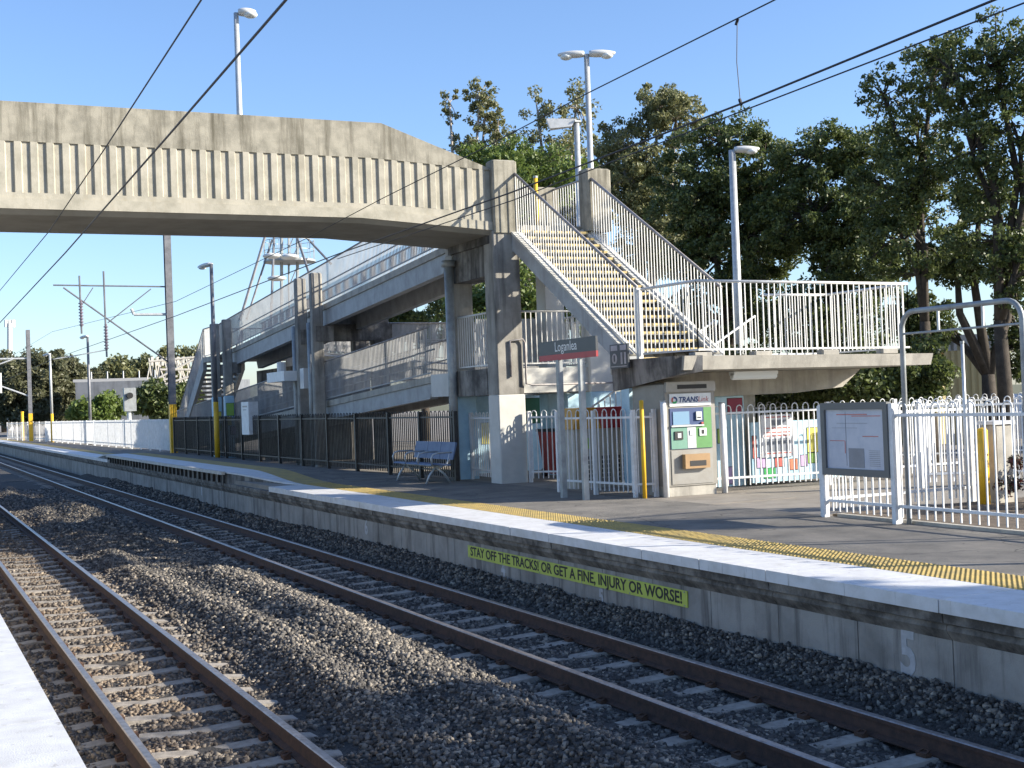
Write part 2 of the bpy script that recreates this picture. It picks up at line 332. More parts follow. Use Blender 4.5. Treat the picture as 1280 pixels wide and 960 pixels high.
# far platform wall, coping, tactile strip
pf=MB(); pf.box(7.66,8.9,-8,128,-1.2,-.11); far=struct(pf,'far_platform',M['conc'])
wl=MB(); y=-8.0
while y<128:
    L=1.15 if y<60 else 4
    wl.box(7.60,7.659,y+.006,y+L-.006,-1.1,-.34); y+=L
struct(wl,'platform_wall_panels',M['wallface'],far)
cb=MB(); y=-8.0; k=0
while y<128:
    L=2.3 if y<60 else 8; d=.006*math.sin(k*2.3)
    cb.prism([(7.50+d,-.108),(7.505+d,-.19),(7.55,-.205),(7.535,-.25),(7.545,-.265),(7.605,-.345),(7.66,-.35),(7.66,-.108)],'y',y+.004,y+L-.004); y+=L; k+=1
struct(cb,'platform_corbel',M['corbel'],far)
cp=MB(); y=-8.0; k=0
while y<126:
    L=1.15
    if not (28.7<y<52.5):
        cp.box(7.47+.004*math.sin(k*1.7),8.30,y+.006,y+L-.006,-.105,.004+.0015*math.sin(k))
    y+=L; k+=1
struct(cp,'platform_coping',M['coping'],far)
tp=MB(); tp.box(8.304,8.9,-8,126,-.05,.002)
for a,b in ((4.5,30),):
    yy=a
    while yy<b:
        st=.06 if yy<16 else .075
        xx=8.34
        while xx<8.89:
            r=.018; tp.add([(xx-r,yy-r,.002),(xx+r,yy-r,.002),(xx+r,yy+r,.002),(xx-r,yy+r,.002),(xx-r*.5,yy-r*.5,.012),(xx+r*.5,yy-r*.5,.012),(xx+r*.5,yy+r*.5,.012),(xx-r*.5,yy+r*.5,.012)],[(4,5,6,7),(0,1,5,4),(1,2,6,5),(2,3,7,6),(3,0,4,7)])
            xx+=st
        yy+=st
struct(tp,'tactile_paving',M['yellow'],far)
# raised boarding hump on the far platform
hz=lambda y: .185*float(sst(28.9,33.4,np.array(y)))*float(sst(57,53.6,np.array(y)))
hp=MB(); hy=MB(); ha=MB(); edge=MB(); fill=MB()
ys=list(np.linspace(28.9,57.5,44))
inx=lambda y: 7.50 if 33<y<53.6 else (7.5+.75*(33-y)/4.1 if y<=33 else 7.5)
for a,b in zip(ys[:-1],ys[1:]):
    za,zb=hz(a)+.006,hz(b)+.006
    hp.hexa([(inx(a),a,za-.035),(8.3,a,za-.035),(8.3,b,zb-.035),(inx(b),b,zb-.035),(inx(a),a,za),(8.3,a,za),(8.3,b,zb),(inx(b),b,zb)])
    fill.hexa([(inx(a)+.03,a,-.12),(8.29,a,-.12),(8.29,b,-.12),(inx(b)+.03,b,-.12),(inx(a)+.03,a,za-.036),(8.29,a,za-.036),(8.29,b,zb-.036),(inx(b)+.03,b,zb-.036)])
    hy.hexa([(8.3,a,-.05),(8.95,a,-.05),(8.95,b,-.05),(8.3,b,-.05),(8.3,a,za),(8.95,a,za),(8.95,b,zb),(8.3,b,zb)])
    ha.hexa([(8.95,a,-.05),(11.0,a,-.05),(11.0,b,-.05),(8.95,b,-.05),(8.95,a,za),(11.0,a,.004),(11.0,b,.004),(8.95,b,zb)])
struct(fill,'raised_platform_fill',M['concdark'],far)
struct(hp,'raised_platform_coping',M['coping'],far); struct(hy,'raised_tactile_strip',M['yellow'],far); struct(ha,'raised_platform_asphalt',M['asphalt'],far)
for k in range(70):
    y=33.1+k*.285
    edge.box(7.40,7.495,y+.006,y+.279,.115,.195)
struct(edge,'timber_edge_boards',M['wood'],far)
ee=MB()
for k in range(34): ee.box(7.46,7.52,33.2+k*.6,33.26+k*.6,-.105,.113)
struct(ee,'edge_board_brackets',M['black'],far)
# near platform
npf=MB(); npf.box(-40,.72,-8,60,-1.2,-.06); near=struct(npf,'near_platform',M['conc'])
c2=MB(); y=-8.9
while y<60:
    c2.box(-.62,.80,y+.002,y+1.196,-.10,.0); y+=1.2
struct(c2,'near_platform_coping',M['coping'],near)
npa=MB(); npa.box(-40,-.624,-8,60,-.06,.0); struct(npa,'near_platform_asphalt',M['asphalt'],near)

# ---------------------------------------------------------------- rails and sleepers
RT=-.774
def rail(x,y0,y1,label,grp):
    b=MB()
    # profile (x,z): foot, web, head
    z=RT
    prof=[(-.065,z-.155),(.065,z-.155),(.065,z-.143),(.016,z-.125),(.010,z-.045),(.034,z-.036),(.034,z-.008),(.026,z),(-.026,z),(-.034,z-.008),(-.034,z-.036),(-.010,z-.045),(-.016,z-.125),(-.065,z-.143)]
    p=[(x+a,c) for a,c in prof]; n=len(p)
    vs=[(a,y0,c) for a,c in p]+[(a,y1,c) for a,c in p]
    for k in range(n):
        b.mi=1 if k in (6,7,8) else 0
        j=(k+1)%n; b.add([vs[k],vs[j],vs[j+n],vs[k+n]],[(0,1,2,3)])
    b.mi=0; b.add(vs[:n],[tuple(range(n))])
    return tag(b.build('rail',[M['rust'],M['railhead']]),label,'rail',grp)
rail(1.603,-6,1500,'rusty rail of the near track, closest to the white coping at lower left','running rails')
rail(2.717,-6,1500,'rusty rail of the near track beside the heaped ballast','running rails')
rail(5.54,-6,1500,'rail of the far track with the thin sunlit top beside the heaped ballast','running rails')
rail(6.66,-6,1500,'rail of the far track nearest the opposite platform wall','running rails')
def sleeper_mesh():
    b=MB(); ztop=-.93
    xs=[-1.07,-.72,-.42,0,.42,.72,1.07]; zt=[-.035,0,0,-.022,0,0,-.035]
    for i in range(6):
        b.hexa([(xs[i],-.13,ztop-.14),(xs[i+1],-.13,ztop-.14),(xs[i+1],.13,ztop-.14),(xs[i],.13,ztop-.14),
                (xs[i],-.095,ztop+zt[i]),(xs[i+1],-.095,ztop+zt[i+1]),(xs[i+1],.095,ztop+zt[i+1]),(xs[i],.095,ztop+zt[i])])
    return b
def clip_mesh(x):
    b=MB()
    for s in (-1,1):
        b.box(x+s*.10-.028,x+s*.10+.028,-.05,.05,-.93,-.90)
        b.tube([(x+s*.13,-.045,-.905),(x+s*.075,-.03,-.885),(x+s*.06,.0,-.895),(x+s*.075,.03,-.885),(x+s*.13,.045,-.905)],.009,5)
    return b
s0=sleeper_mesh().build('sleeper',M['sleeper'])
cl=[clip_mesh(-.557).build('rail_clip',M['clip'],s0),clip_mesh(.557).build('rail_clip',M['clip'],s0)]
first=True
for cx,lst,lab,grp in ((2.16,SLEEP1,'concrete sleeper of the near track lying across the ballast','sleepers of the near track'),
                       (6.10,SLEEP2,'concrete sleeper of the far track beside the platform wall','sleepers of the far track')):
    for y in lst:
        if first: o=s0; first=False; kids=[]
        else:
            o=s0.copy(); COL.objects.link(o); kids=[]
            if y<26:
                for c in cl: k=c.copy(); COL.objects.link(k); k.parent=o
        o.location=(cx+random.uniform(-.015,.015),y,random.uniform(-.006,.006)); o.rotation_euler=(0,0,random.uniform(-.008,.008))
        tag(o,lab,'sleeper',grp)

# ---------------------------------------------------------------- footbridge
def ftop(x): return 7.36 if x<9.0 else 7.36-(x-9.0)*.345
def frt(x): return 6.65 if x<8.8 else 6.65-(x-8.8)*.055
def frb(x): return 5.735 if x<8.8 else 5.735-(x-8.8)*.05
def fdk(x): return 5.63 if x<8.5 else 5.63-(x-8.5)*.07
def fsb(x): return 5.39 if x<8.5 else 5.39-(x-8.5)*.065
fb=thing('footbridge','weathered ribbed concrete footbridge crossing above both tracks','bridge',(3,26.2,-1))
def strip(b,x0,x1,ya,yb,fb_,ft_,n=1):
    xs=np.linspace(x0,x1,n+1)
    for a,c in zip(xs[:-1],xs[1:]):
        b.hexa([(a,ya,fb_(a)),(c,ya,fb_(c)),(c,yb,fb_(c)),(a,yb,fb_(a)),(a,ya,ft_(a)),(c,ya,ft_(c)),(c,yb,ft_(c)),(a,yb,ft_(a))])
XL=-9.0
def polyband(b,xs,ya,yb,fb_,ft_):
    for a,c in zip(xs[:-1],xs[1:]): strip(b,a,c,ya,yb,fb_,ft_,1)
XS=[XL,0,8.5,8.8,9.0,10,11.36]
for (ya,yb,nm) in ((24.9,25.1,'near'),(27.3,27.5,'far')):
    b=MB(); polyband(b,XS,ya,yb,frt,ftop)
    p=part(b,'parapet_upper_band',M['parapet'],fb)
    b=MB(); polyband(b,XS,ya+(.036 if nm=='near' else 0),yb-(0 if nm=='near' else .036),frb,frt)
    part(b,'recessed_parapet_panel',M['rib'],fb)
    b=MB(); k=0; y0=24.9 if nm=='near' else 27.5; s=1 if nm=='near' else -1
    x=2.13-.055-.2738*40
    while x<11.30:
        if x>XL+.1:
            x0,x1=x,x+.115; zb=frb(x); zt=frt(x)
            b.hexa([(x0,y0,zb),(x1,y0,zb),(x1+.022,y0+s*.036,zb),(x0-.022,y0+s*.036,zb),(x0,y0,zt),(x1,y0,zt),(x1+.022,y0+s*.036,zt),(x0-.022,y0+s*.036,zt)])
        x+=.2738
    part(b,'parapet_ribs',M['rib'],fb)
    b=MB(); polyband(b,XS,ya-(.0 if nm=='near' else 0),yb,fdk,frb); part(b,'parapet_base_band',M['rib'],fb)
b=MB(); polyband(b,XS,24.86,27.54,lambda x:fsb(x)+.05,fdk); part(b,'deck_edge_slab',M['rib'],fb)
b=MB()
for a,c in zip(XS[:-1],XS[1:]):
    b.hexa([(a,25.0,fsb(a)-.04),(c,25.0,fsb(c)-.04),(c,27.4,fsb(c)-.04),(a,27.4,fsb(a)-.04),(a,24.88,fsb(a)+.05),(c,24.88,fsb(c)+.05),(c,27.52,fsb(c)+.05),(a,27.52,fsb(a)+.05)])
part(b,'deck_soffit',M['soffit'],fb)
b=MB(); b.box(11.362,14.1,25.12,27.5,5.0,5.42); part(b,'stairhead_slab',M['conc'],fb)
# pylons at the stair head
for (x0,x1,y0,y1,zb,zt,m) in ((11.36,11.92,24.78,25.14,5.2,6.72,'parapet'),(13.53,14.12,24.70,25.10,5.28,6.62,'parapet'),(13.53,14.12,27.2,27.5,5.28,6.62,'parapet')):
    b=MB(); b.cbox(x0,x1,y0,y1,zb,zt,.03); part(b,'pylon',M[m],fb)
b=MB(); b.box(11.90,12.9,27.38,27.5,5.42,6.5); part(b,'end_parapet_panel',M['parapet'],fb)
# piers
def pier(x0,x1,y0,y1,zt,zsplit,m1,m2,dark=None):
    b=MB(); b.cbox(x0,x1,y0,y1,zsplit+.002,zt,.02); p=part(b,'pier_column',M[m1],fb)
    b=MB(); b.cbox(x0-.01,x1+.01,y0-.01,y1+.01,-.05,zsplit,.02); part(b,'painted_pier_base',M[m2],fb)
pier(11.33,11.93,24.82,25.32,5.25,1.84,'pierc','paintedcol')
pier(11.33,11.80,27.05,27.50,5.0,1.84,'conc','mblue')
pier(13.6,14.1,27.05,27.50,5.0,1.84,'paintedcol','mblue')
pier(13.55,14.1,24.9,25.3,5.25,1.84,'paintedcol','mblue')
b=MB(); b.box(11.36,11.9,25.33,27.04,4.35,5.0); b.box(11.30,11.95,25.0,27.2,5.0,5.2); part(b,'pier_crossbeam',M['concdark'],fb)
b=MB(); b.tube([(11.22,27.0,-.0),(11.22,27.0,4.75)],.10,12); b.tube([(11.22,27.0,4.72),(11.22,27.0,4.86)],.16,12); part(b,'drainpipe',M['galvd'],fb,smooth=True)
b=MB(); b.tube([(11.62,24.79,2.2),(11.62,24.79,2.95),(11.9,24.76,2.98),(11.95,24.76,2.9),(11.95,24.76,2.05),(12.1,24.76,2.02),(14.0,24.76,2.02)],.022,8); part(b,'conduit_pipe',M['railtop'],fb,smooth=True)
# far left pier, out of the photograph's frame, over the other platform
pier(-4.0,-3.4,24.95,27.4,5.25,1.84,'conc','paintedcol')

def balustrade(b,bt,p,q,ht,spacing=.12,t=.016,z0=.08,top=.022,rail2=True):
    p=Vector(p); q=Vector(q); L=(Vector((q.x,q.y,0))-Vector((p.x,p.y,0))).length; n=max(2,int(L/spacing))
    for i in range(n+1):
        a=p.lerp(q,i/n); b.bar(a+Vector((0,0,z0)),a+Vector((0,0,ht-.01)),t)
    bt.tube([p+Vector((0,0,ht)),q+Vector((0,0,ht))],top,8)
    if rail2: b.bar(p+Vector((0,0,z0)),q+Vector((0,0,z0)),.03)
# ---------------------------------------------------------------- upper staircase
st=thing('staircase','long concrete flight with yellow nosings coming down from the footbridge to the raised landing','staircase',(12.7,22.6,2.35))
YT,ZT,YB,ZB=25.05,5.42,20.15,2.38; NS=18
tr=MB(); no=MB(); ri=MB()
for k in range(NS):
    f=(k+1)/NS; y=YT+(YB-YT)*k/NS; z=ZT+(ZB-ZT)*f if k<NS else ZB
    tr.box(11.965,13.535,y-.30,y-.02,z-.06,z)
    ri.box(11.968,13.532,y-.05,y-.024,z-.2,z-.061)  # dark boards added for the shade behind the open treads
    no.box(11.97,13.53,y-.308,y-.282,z-.04,z+.004)
part(ri,'shade_boards',M['concdark'],st); part(tr,'treads',M['soffit'],st); part(no,'yellow_nosings',M['nosing'],st)
sl_=(ZT-ZB)/(YT-YB)
def stringer(x0,x1,nm='stringer'):
    b=MB(); b.prism([(25.12,5.30),(25.12,4.86),(24.75,4.80),(20.62,2.34),(20.12,2.34),(20.2,2.42),(25.0,5.28)],'x',x0,x1)
    s=part(b,nm,M['stringer'],st)
    b=MB(); b.prism([(25.11,5.302),(24.98,5.285),(20.18,2.425),(20.16,2.455),(24.96,5.33),(25.11,5.345)],'x',x0-.02,x1+.02); sub(b,'stringer_cap',M['stringertop'],s)
stringer(11.76,11.96); stringer(13.54,13.74)
for X in (11.87,13.64):
    b=MB(); bt=MB(); balustrade(b,bt,(X,25.1,5.30),(X,20.0,2.30),1.32,.108,.017,.10,.03)
    if X<12:
        b.box(X-.045,X+.045,19.93,20.02,2.36,3.6)
    s=part(b,'balustrade',M['railbar'],st); sub(bt,'handrail',M['railtop'],s,True)
b=MB(); b.prism([(25.13,5.0),(25.13,4.75),(20.9,2.37),(20.45,2.37)],'x',12.3,12.5); b.prism([(25.13,5.0),(25.13,4.75),(20.9,2.37),(20.45,2.37)],'x',13.0,13.2); part(b,'carriage_beams',M['conc'],st)

b=MB(); bt=MB(); balustrade(b,bt,(14.0,27.2,5.44),(14.0,25.15,5.44),1.12,.115,.016,.08,.024); s=part(b,'stairhead_balustrade',M['railbar'],fb); sub(bt,'handrail',M['railtop'],s,True)
t=thing('blue_notice','small pale blue notice fixed to the railing at the head of the stairs','sign',(13.95,25.5,5.8)); b=MB(); b.box(13.93,13.96,25.4,25.85,5.75,6.35); q=part(b,'panel',M['signwhite'],t); b=MB(); b.box(13.922,13.929,25.44,25.81,5.8,6.3); sub(b,'printed_face',M['mblue'],q); b=MB(); b.box(13.916,13.9215,25.47,25.78,5.84,5.86); b.box(13.916,13.9215,25.47,25.78,6.2,6.22); sub(b,'red_print',M['redprint'],q)
t=thing('yellow_post','short yellow post standing on the bridge deck at the head of the stairs','post',(13.45,27.1,5.44)); q=MB(); q.tube([(13.45,27.0,5.44),(13.45,27.0,6.78)],.05,10); part(q,'shaft',M['yellowp'],t,smooth=True); q=MB(); q.tube([(13.45,27.0,6.78),(13.45,27.0,6.83)],.055,10); part(q,'cap',M['galvd'],t)
# ---------------------------------------------------------------- raised landing by the ticket machine
ld=thing('raised_landing','raised concrete landing with tapered edge above the steel ticket machine','landing',(14.2,19.2,2.1))
b=MB(); b.hexa([(11.62,18.2,2.10),(16.83,18.2,2.08),(16.83,20.6,2.08),(11.62,20.6,2.10),(11.62,18.15,2.33),(16.85,18.15,2.28),(16.85,20.6,2.28),(11.62,20.6,2.36)])
part(b,'slab',M['conc'],ld)
b=MB(); b.hexa([(11.54,18.30,2.02),(11.95,18.14,2.07),(11.95,20.42,1.86),(11.56,20.42,1.80),(11.50,18.26,2.335),(11.95,18.12,2.335),(11.95,20.42,2.345),(11.54,20.42,2.345)]); part(b,'stained_slab_edge',M['concdark'],ld)
b=MB(); b.prism([(11.9,2.09),(16.75,2.075),(16.3,1.74),(15.2,1.66),(12.1,1.64)],'y',20.0,20.5); part(b,'cantilever_beam',M['conc'],ld)
b=MB(); b.cbox(13.5,14.15,20.15,20.5,0,1.66,.02); mc=part(b,'mural_column',M['mblue'],ld)
def squares(lst,parent,y=None,x=None):
    for (nm,a,c,z0,z1,k) in lst:
        for q,(mm,e,dd) in enumerate((('ink',.012,.004),(k,0,.008))):
            b=MB()
            if y is not None: b.box(a-e,c+e,y-dd,y-.001,z0-e,z1+e)
            else: b.box(x-dd,x-.001,a-e,c+e,z0-e,z1+e)
            if q==0: s=sub(b,'square_outline',M[mm],parent)
            else: sub(b,'painted_square',M[mm],parent)
squares([('',13.78,14.1,1.32,1.6,'mmaroon'),('',13.54,13.72,.8,1.05,'mgreen'),('',13.6,13.85,.05,.35,'mpurple')],mc,y=20.15)
squares([('',20.2,20.4,1.2,1.45,'mgreen'),('',20.2,20.42,.3,.75,'mred')],mc,x=13.5)
b=MB(); b.tube([(12.9,18.7,1.98),(13.8,18.7,1.98)],.06,6); b.box(12.9,13.8,18.62,18.78,2.0,2.06); part(b,'fluorescent_fitting',M['lampglass'],ld)
def lrail(p,q,post=True):
    b=MB(); bt=MB(); balustrade(b,bt,p,q,1.22,.118,.016,.09,.026)
    s=part(b,'balustrade',M['railbar'],ld); sub(bt,'handrail',M['railbar'],s,True)
lrail((11.9,19.9,2.35),(11.95,18.25,2.34)); lrail((11.95,18.25,2.34),(16.4,18.25,2.31)); lrail((16.4,18.25,2.31),(16.4,20.5,2.31)); lrail((16.4,20.5,2.31),(14.9,20.5,2.31)); 
for x in (12.0,13.2,14.6,15.9):
    b=MB(); b.cbox(x-.17,x+.17,18.17,18.36,2.30,2.385,.01); part(b,'rail_plinth',M['conc'],ld)
b=MB(); b.box(13.9,14.5,20.3,20.6,0,1.7); part(b,'rear_support',M['conc'],ld)
# lower flight
lf=thing('lower_staircase','short lower flight behind the white fence dropping from the landing','staircase',(14.0,23,0))
b=MB(); n=13
for k in range(n):
    z=2.2-2.2*(k+.0)/n; x=15.9-.3*k; b.box(x-.3,x,22.2,23.6,z-.17,z)
b.prism([(15.9,2.2),(15.9,1.85),(12.4,-.05),(12.0,-.02),(12.0,.15)],'y',22.12,22.2)
part(b,'flight',M['conc'],lf)
b=MB(); b.box(14.5,16.8,20.6,23.7,2.05,2.28); part(b,'half_landing',M['conc'],lf)
for yy in (22.15,23.6):
    b=MB(); bt=MB(); balustrade(b,bt,(15.9,yy,2.2),(12.1,yy,.05),1.05,.13,.018,.1,.022); s=part(b,'balustrade',M['railbar'],lf); sub(bt,'handrail',M['galv'],s,True)

# ---------------------------------------------------------------- access ramp
ml=thing('lower_landing','white edged concrete landing joining the piers under the footbridge','landing',(12.7,26.5,2.1))
b=MB(); b.box(11.94,14.3,25.0,28.6,1.86,2.38); b.box(11.34,11.93,25.34,27.04,1.86,2.38);b.box(11.34,11.93,27.51,28.6,1.86,2.38); part(b,'slab',M['paintedcol'],ml)
b=MB(); b.box(11.31,11.335,25.34,27.04,1.84,2.40); part(b,'stained_fascia',M['concdark'],ml)
for p,q in (((12.0,25.05,2.4),(14.1,25.05,2.4)),((11.4,25.4,2.4),(11.4,27.0,2.4)),((14.2,25.1,2.4),(14.2,28.4,2.4))):
    b=MB(); bt=MB(); balustrade(b,bt,p,q,1.18,.12,.018,.08,.024); s=part(b,'balustrade',M['railbar'],ml); sub(bt,'handrail',M['railbar'],s,True)
b=MB(); b.box(12.1,13.9,27.6,27.64,2.5,3.6); part(b,'back_screen',M['white'],ml)

def ramp(name,label,x0,x1,ya,za,yb,zb,ht=1.15,beam=.45):
    r=thing(name,label,'ramp',((x0+x1)/2,(ya+yb)/2,(za+zb)/2-.4))
    b=MB(); b.hexa([(x0+.02,ya,za-.16),(x1,ya,za-.16),(x1,yb,zb-.16),(x0+.02,yb,zb-.16),(x0+.02,ya,za),(x1,ya,za),(x1,yb,zb),(x0+.02,yb,zb)]); part(b,'deck',M['conc'],r)
    b=MB()
    for xa,xb in ((x0+.06,x0+.26),(x1-.26,x1-.06)):
        b.hexa([(xa,ya+.3,za-.16-beam),(xb,ya+.3,za-.16-beam),(xb,yb-.3,zb-.16-beam),(xa,yb-.3,zb-.16-beam),(xa,ya+.02,za-.162),(xb,ya+.02,za-.162),(xb,yb-.02,zb-.162),(xa,yb-.02,zb-.162)])
    part(b,'edge_beam',M['stringer'],r)
    for X in (x0,x1):
        b=MB(); bt=MB(); bl=MB(); balustrade(b,bt,(X,ya,za),(X,yb,zb),ht,.105,.018,.07,.024)
        xi=X+(.09 if X==x0 else -.09); bl.tube([(xi,ya,za+.62),(xi,yb,zb+.62)],.022,6)
        s=part(b,'balustrade',M['rampbar'],r); sub(bt,'handrail',M['railtop'],s,True); sub(bl,'lower_handrail',M['stringer'],s,True)
    return r
r1=ramp('access_ramp','uppermost long sloping access ramp leading away from the footbridge end',11.4,13.0,27.6,5.28,50.4,3.92)
r2=ramp('access_ramp','middle return run of the access ramp behind the uppermost one',13.9,15.4,50.4,3.9,28.7,2.42)
r3=ramp('access_ramp','lowest sloping access ramp run behind the bench and black fence',11.4,13.0,28.7,2.36,60.0,.62,1.15,.38)
b=MB(); b.box(11.35,15.4,50.45,53.4,3.7,3.9); part(b,'end_landing',M['conc'],r1)
for p,q in (((11.4,50.5,3.9),(11.4,53.3,3.9)),((11.4,53.3,3.9),(15.3,53.3,3.9))):
    b=MB(); bt=MB(); balustrade(b,bt,p,q,1.15,.105,.018,.07,.024); s=part(b,'balustrade',M['railbar'],r1); sub(bt,'handrail',M['railtop'],s,True)
for (y0,zt,sp) in ((36.95,5.62,None),(38.55,5.62,None),(48.3,5.08,2.27),(50.3,5.06,2.27)):
    xa,xb=11.0,11.33
    b=MB(); b.cbox(xa,xb,y0-.12,y0+.12,(sp or -.05)+.002,zt,.03); p=part(b,'ramp_column',M['pierc'],r1)
    b=MB(); b.box(xa+.1,xb+.3,y0-.15,y0+.15,zt-2.0,zt-1.55) if sp is None else b.box(xb,xb+.3,y0-.15,y0+.15,3.1,3.5); sub(b,'column_corbel',M['concdark'],p)
    if sp:
        b=MB(); b.cbox(xa-.01,xb+.01,y0-.15,y0+.15,-.05,sp,.03); p=part(b,'mural_column_base',M['mblue'],r1)
        if y0<50: squares([('',11.03,11.3,1.55,2.0,'mgreen'),('',11.05,11.2,1.2,1.5,'myellow'),('',11.16,11.34,.85,1.15,'mpurple')],p,y=y0-.15)
        else: squares([('',11.08,11.28,1.4,1.7,'myellow'),('',11.08,11.28,1.0,1.25,'mgreen')],p,y=y0-.15)
for y0,x0_ in ((37.35,11.06),(38.95,11.06)):
    b=MB(); b.tube([(x0_,y0,0),(x0_,y0,4.2)],.085,10); part(b,'drainpipe',M['galvd'],r1,smooth=True)
b=MB(); b.box(13.42,13.6,41,53,0,3.3); part(b,'dark_backing_wall',M['concdark'],r2)  # backing wall added to keep the gap under the ramp dark
for y0 in (33,43.5):
    b=MB(); b.cbox(14.2,14.8,y0,y0+.4,0,2.6,.02); part(b,'support_column',M['conc'],r2)
b=MB(); b.box(11.9,15.0,38.1,38.5,3.7,4.2); part(b,'ramp_crosshead',M['concdark'],r1)
for q in ((13.3,13.8,38.12,38.48,0,5.3),(13.3,13.8,40.0,40.4,0,5.2),(15.3,15.7,50.6,51,0,5.0)):
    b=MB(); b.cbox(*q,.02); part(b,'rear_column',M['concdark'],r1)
# stair at the far end of the ramp
fs=thing('end_staircase','steep grey stair at the far end of the access ramp','staircase',(12,57,0))
b=MB(); b.prism([(53.4,4.0),(53.4,3.4),(59.2,-.05),(60.0,-.05)],'x',11.35,11.5); b.prism([(53.4,4.0),(53.4,3.4),(59.2,-.05),(60.0,-.05)],'x',12.9,13.05)
for k in range(22): b.box(11.5,12.9,53.4+k*.29,53.4+k*.29+.29,3.8-k*.175-.1,3.8-k*.175)
part(b,'flight',M['stringer'],fs)
for X in (11.4,12.98):
    b=MB(); bt=MB(); balustrade(b,bt,(X,53.4,3.95),(X,59.9,.1),1.1,.11,.018,.05,.024); s=part(b,'balustrade',M['rampbar'],fs); sub(bt,'handrail',M['railtop'],s,True)

# ---------------------------------------------------------------- fences
def fence(label,name,pts,ht=1.42,m='white',sp=.1,arch=True,posts=2.4,group=None,z0=.08,postm=None,tb=.0175):
    t=thing(name,label,'fence',(pts[0][0],pts[0][1],0),group)
    bars=MB(); PB=[]; RL=[MB(),MB()]; hp_=MB()
    for (xa,ya),(xb,yb) in zip(pts[:-1],pts[1:]):
        d=Vector((xb-xa,yb-ya,0)); L=d.length; u=d.normalized(); n=int(L/sp); n-=n%2
        P=[Vector((xa,ya,0))+u*(L*(i+.5)/(n+1)) for i in range(n+1)]
        for i,p in enumerate(P): bars.bar(p+Vector((random.uniform(-.003,.003),random.uniform(-.003,.003),z0)),p+Vector((0,0,ht-(.0 if arch else -.04))),tb)
        if arch:
            for i in range(0,n,2):
                a,c=P[i],P[i+1]; mid=(a+c)/2; r=(c-a).length/2
                hp_.tube([mid-u*r*math.cos(th)+Vector((0,0,ht+r*1.15*math.sin(th))) for th in [math.pi*j/6 for j in range(7)]],tb*.55,5)
        for rl,z in ((RL[0],ht-.07),(RL[1],z0+.14)): rl.hexa([*[tuple(Vector(q)+s*u.cross(Vector((0,0,1)))*.018+Vector((0,0,zz))) for zz in (z-.018,z+.018) for q,s in (((xa,ya,0),-1),((xb,yb,0),-1),((xb,yb,0),1),((xa,ya,0),1))]])
        k=max(1,round(L/posts))
        for i in range(k+1):
            if i==0 and (xa,ya)!=pts[0]: continue
            pb=MB(); PB.append(pb); p=Vector((xa,ya,0))+d*i/k; hw=.045 if m=='black' else .032; pb.box(p.x-hw,p.x+hw,p.y-hw,p.y+hw,-.02,ht+.06)
    part(bars,'bars',M[m],t)
    if arch: part(hp_,'arched_tops',M[m],t,smooth=True)
    part(RL[0],'top_rail',M[m],t); part(RL[1],'bottom_rail',M[m],t)
    for pb in PB: part(pb,'post',M[postm or m],t)
    return t
fence('white loop top fence along the garden bed at the right edge of the platform','loop_top_fence',[(11.3,14.35),(11.28,12.86),(11.28,8.2)],posts=2.3,sp=.142)
fence('white loop top fence turning back from the notice board toward the parking area','loop_top_fence',[(11.4,14.45),(14.05,14.45)],posts=2.6,sp=.13)
fence('white loop top fence right of the ticket machine, in front of the mural wall','loop_top_fence',[(12.85,19.3),(15.2,19.1),(18.4,19.2)],posts=2.0,sp=.115)
fence('short white loop top fence behind the station name posts, left of the yellow post','loop_top_fence',[(11.02,21.6),(11.28,19.3),(11.6,19.15)],posts=1.2,sp=.135)
fence('white loop top fence beside the painted pier under the bridge','loop_top_fence',[(11.95,24.7),(12.6,23.9),(13.1,22.0)],posts=1.6,sp=.125)
fence('white loop top fence between the bench and the painted pier','loop_top_fence',[(11.6,26.95),(11.6,25.4)],posts=1.5)
fence('distant white loop top fence behind the lower landing','loop_top_fence',[(12.2,29.5),(20.5,30.5)],posts=2.4)
fence('long white loop top fence at the back of the forecourt, behind the arch frame','loop_top_fence',[(16.2,24.0),(24.5,20.5),(30,14)],posts=2.4)
fence('white loop top fence closing the back of the garden bed','loop_top_fence',[(15.6,17.2),(19.5,15.4),(22.5,11)],posts=2.2)
fence('black bar fence behind the blue grey bench, running along the ramp','black_fence',[(11.08,26.6),(10.98,30.6),(10.86,40.3),(10.86,57.3)],ht=1.47,m='black',sp=.125,posts=2.35,tb=.021)
fence('white slatted fence in tree shade beyond the overhead line mast','picket_fence',[(11.0,58.9),(10.6,80)],arch=False,posts=2.4,sp=.12,ht=1.42,tb=.06)
fence('far white slatted fence at the distant end of the platform','picket_fence',[(10.6,80.4),(9.9,100)],arch=False,posts=2.4,sp=.14,ht=1.42,tb=.06)
fence('thin white gate and railing at the very end of the distant platform','end_railing',[(9.9,100.5),(8.6,118)],arch=False,posts=2.6,sp=.4,ht=1.42)

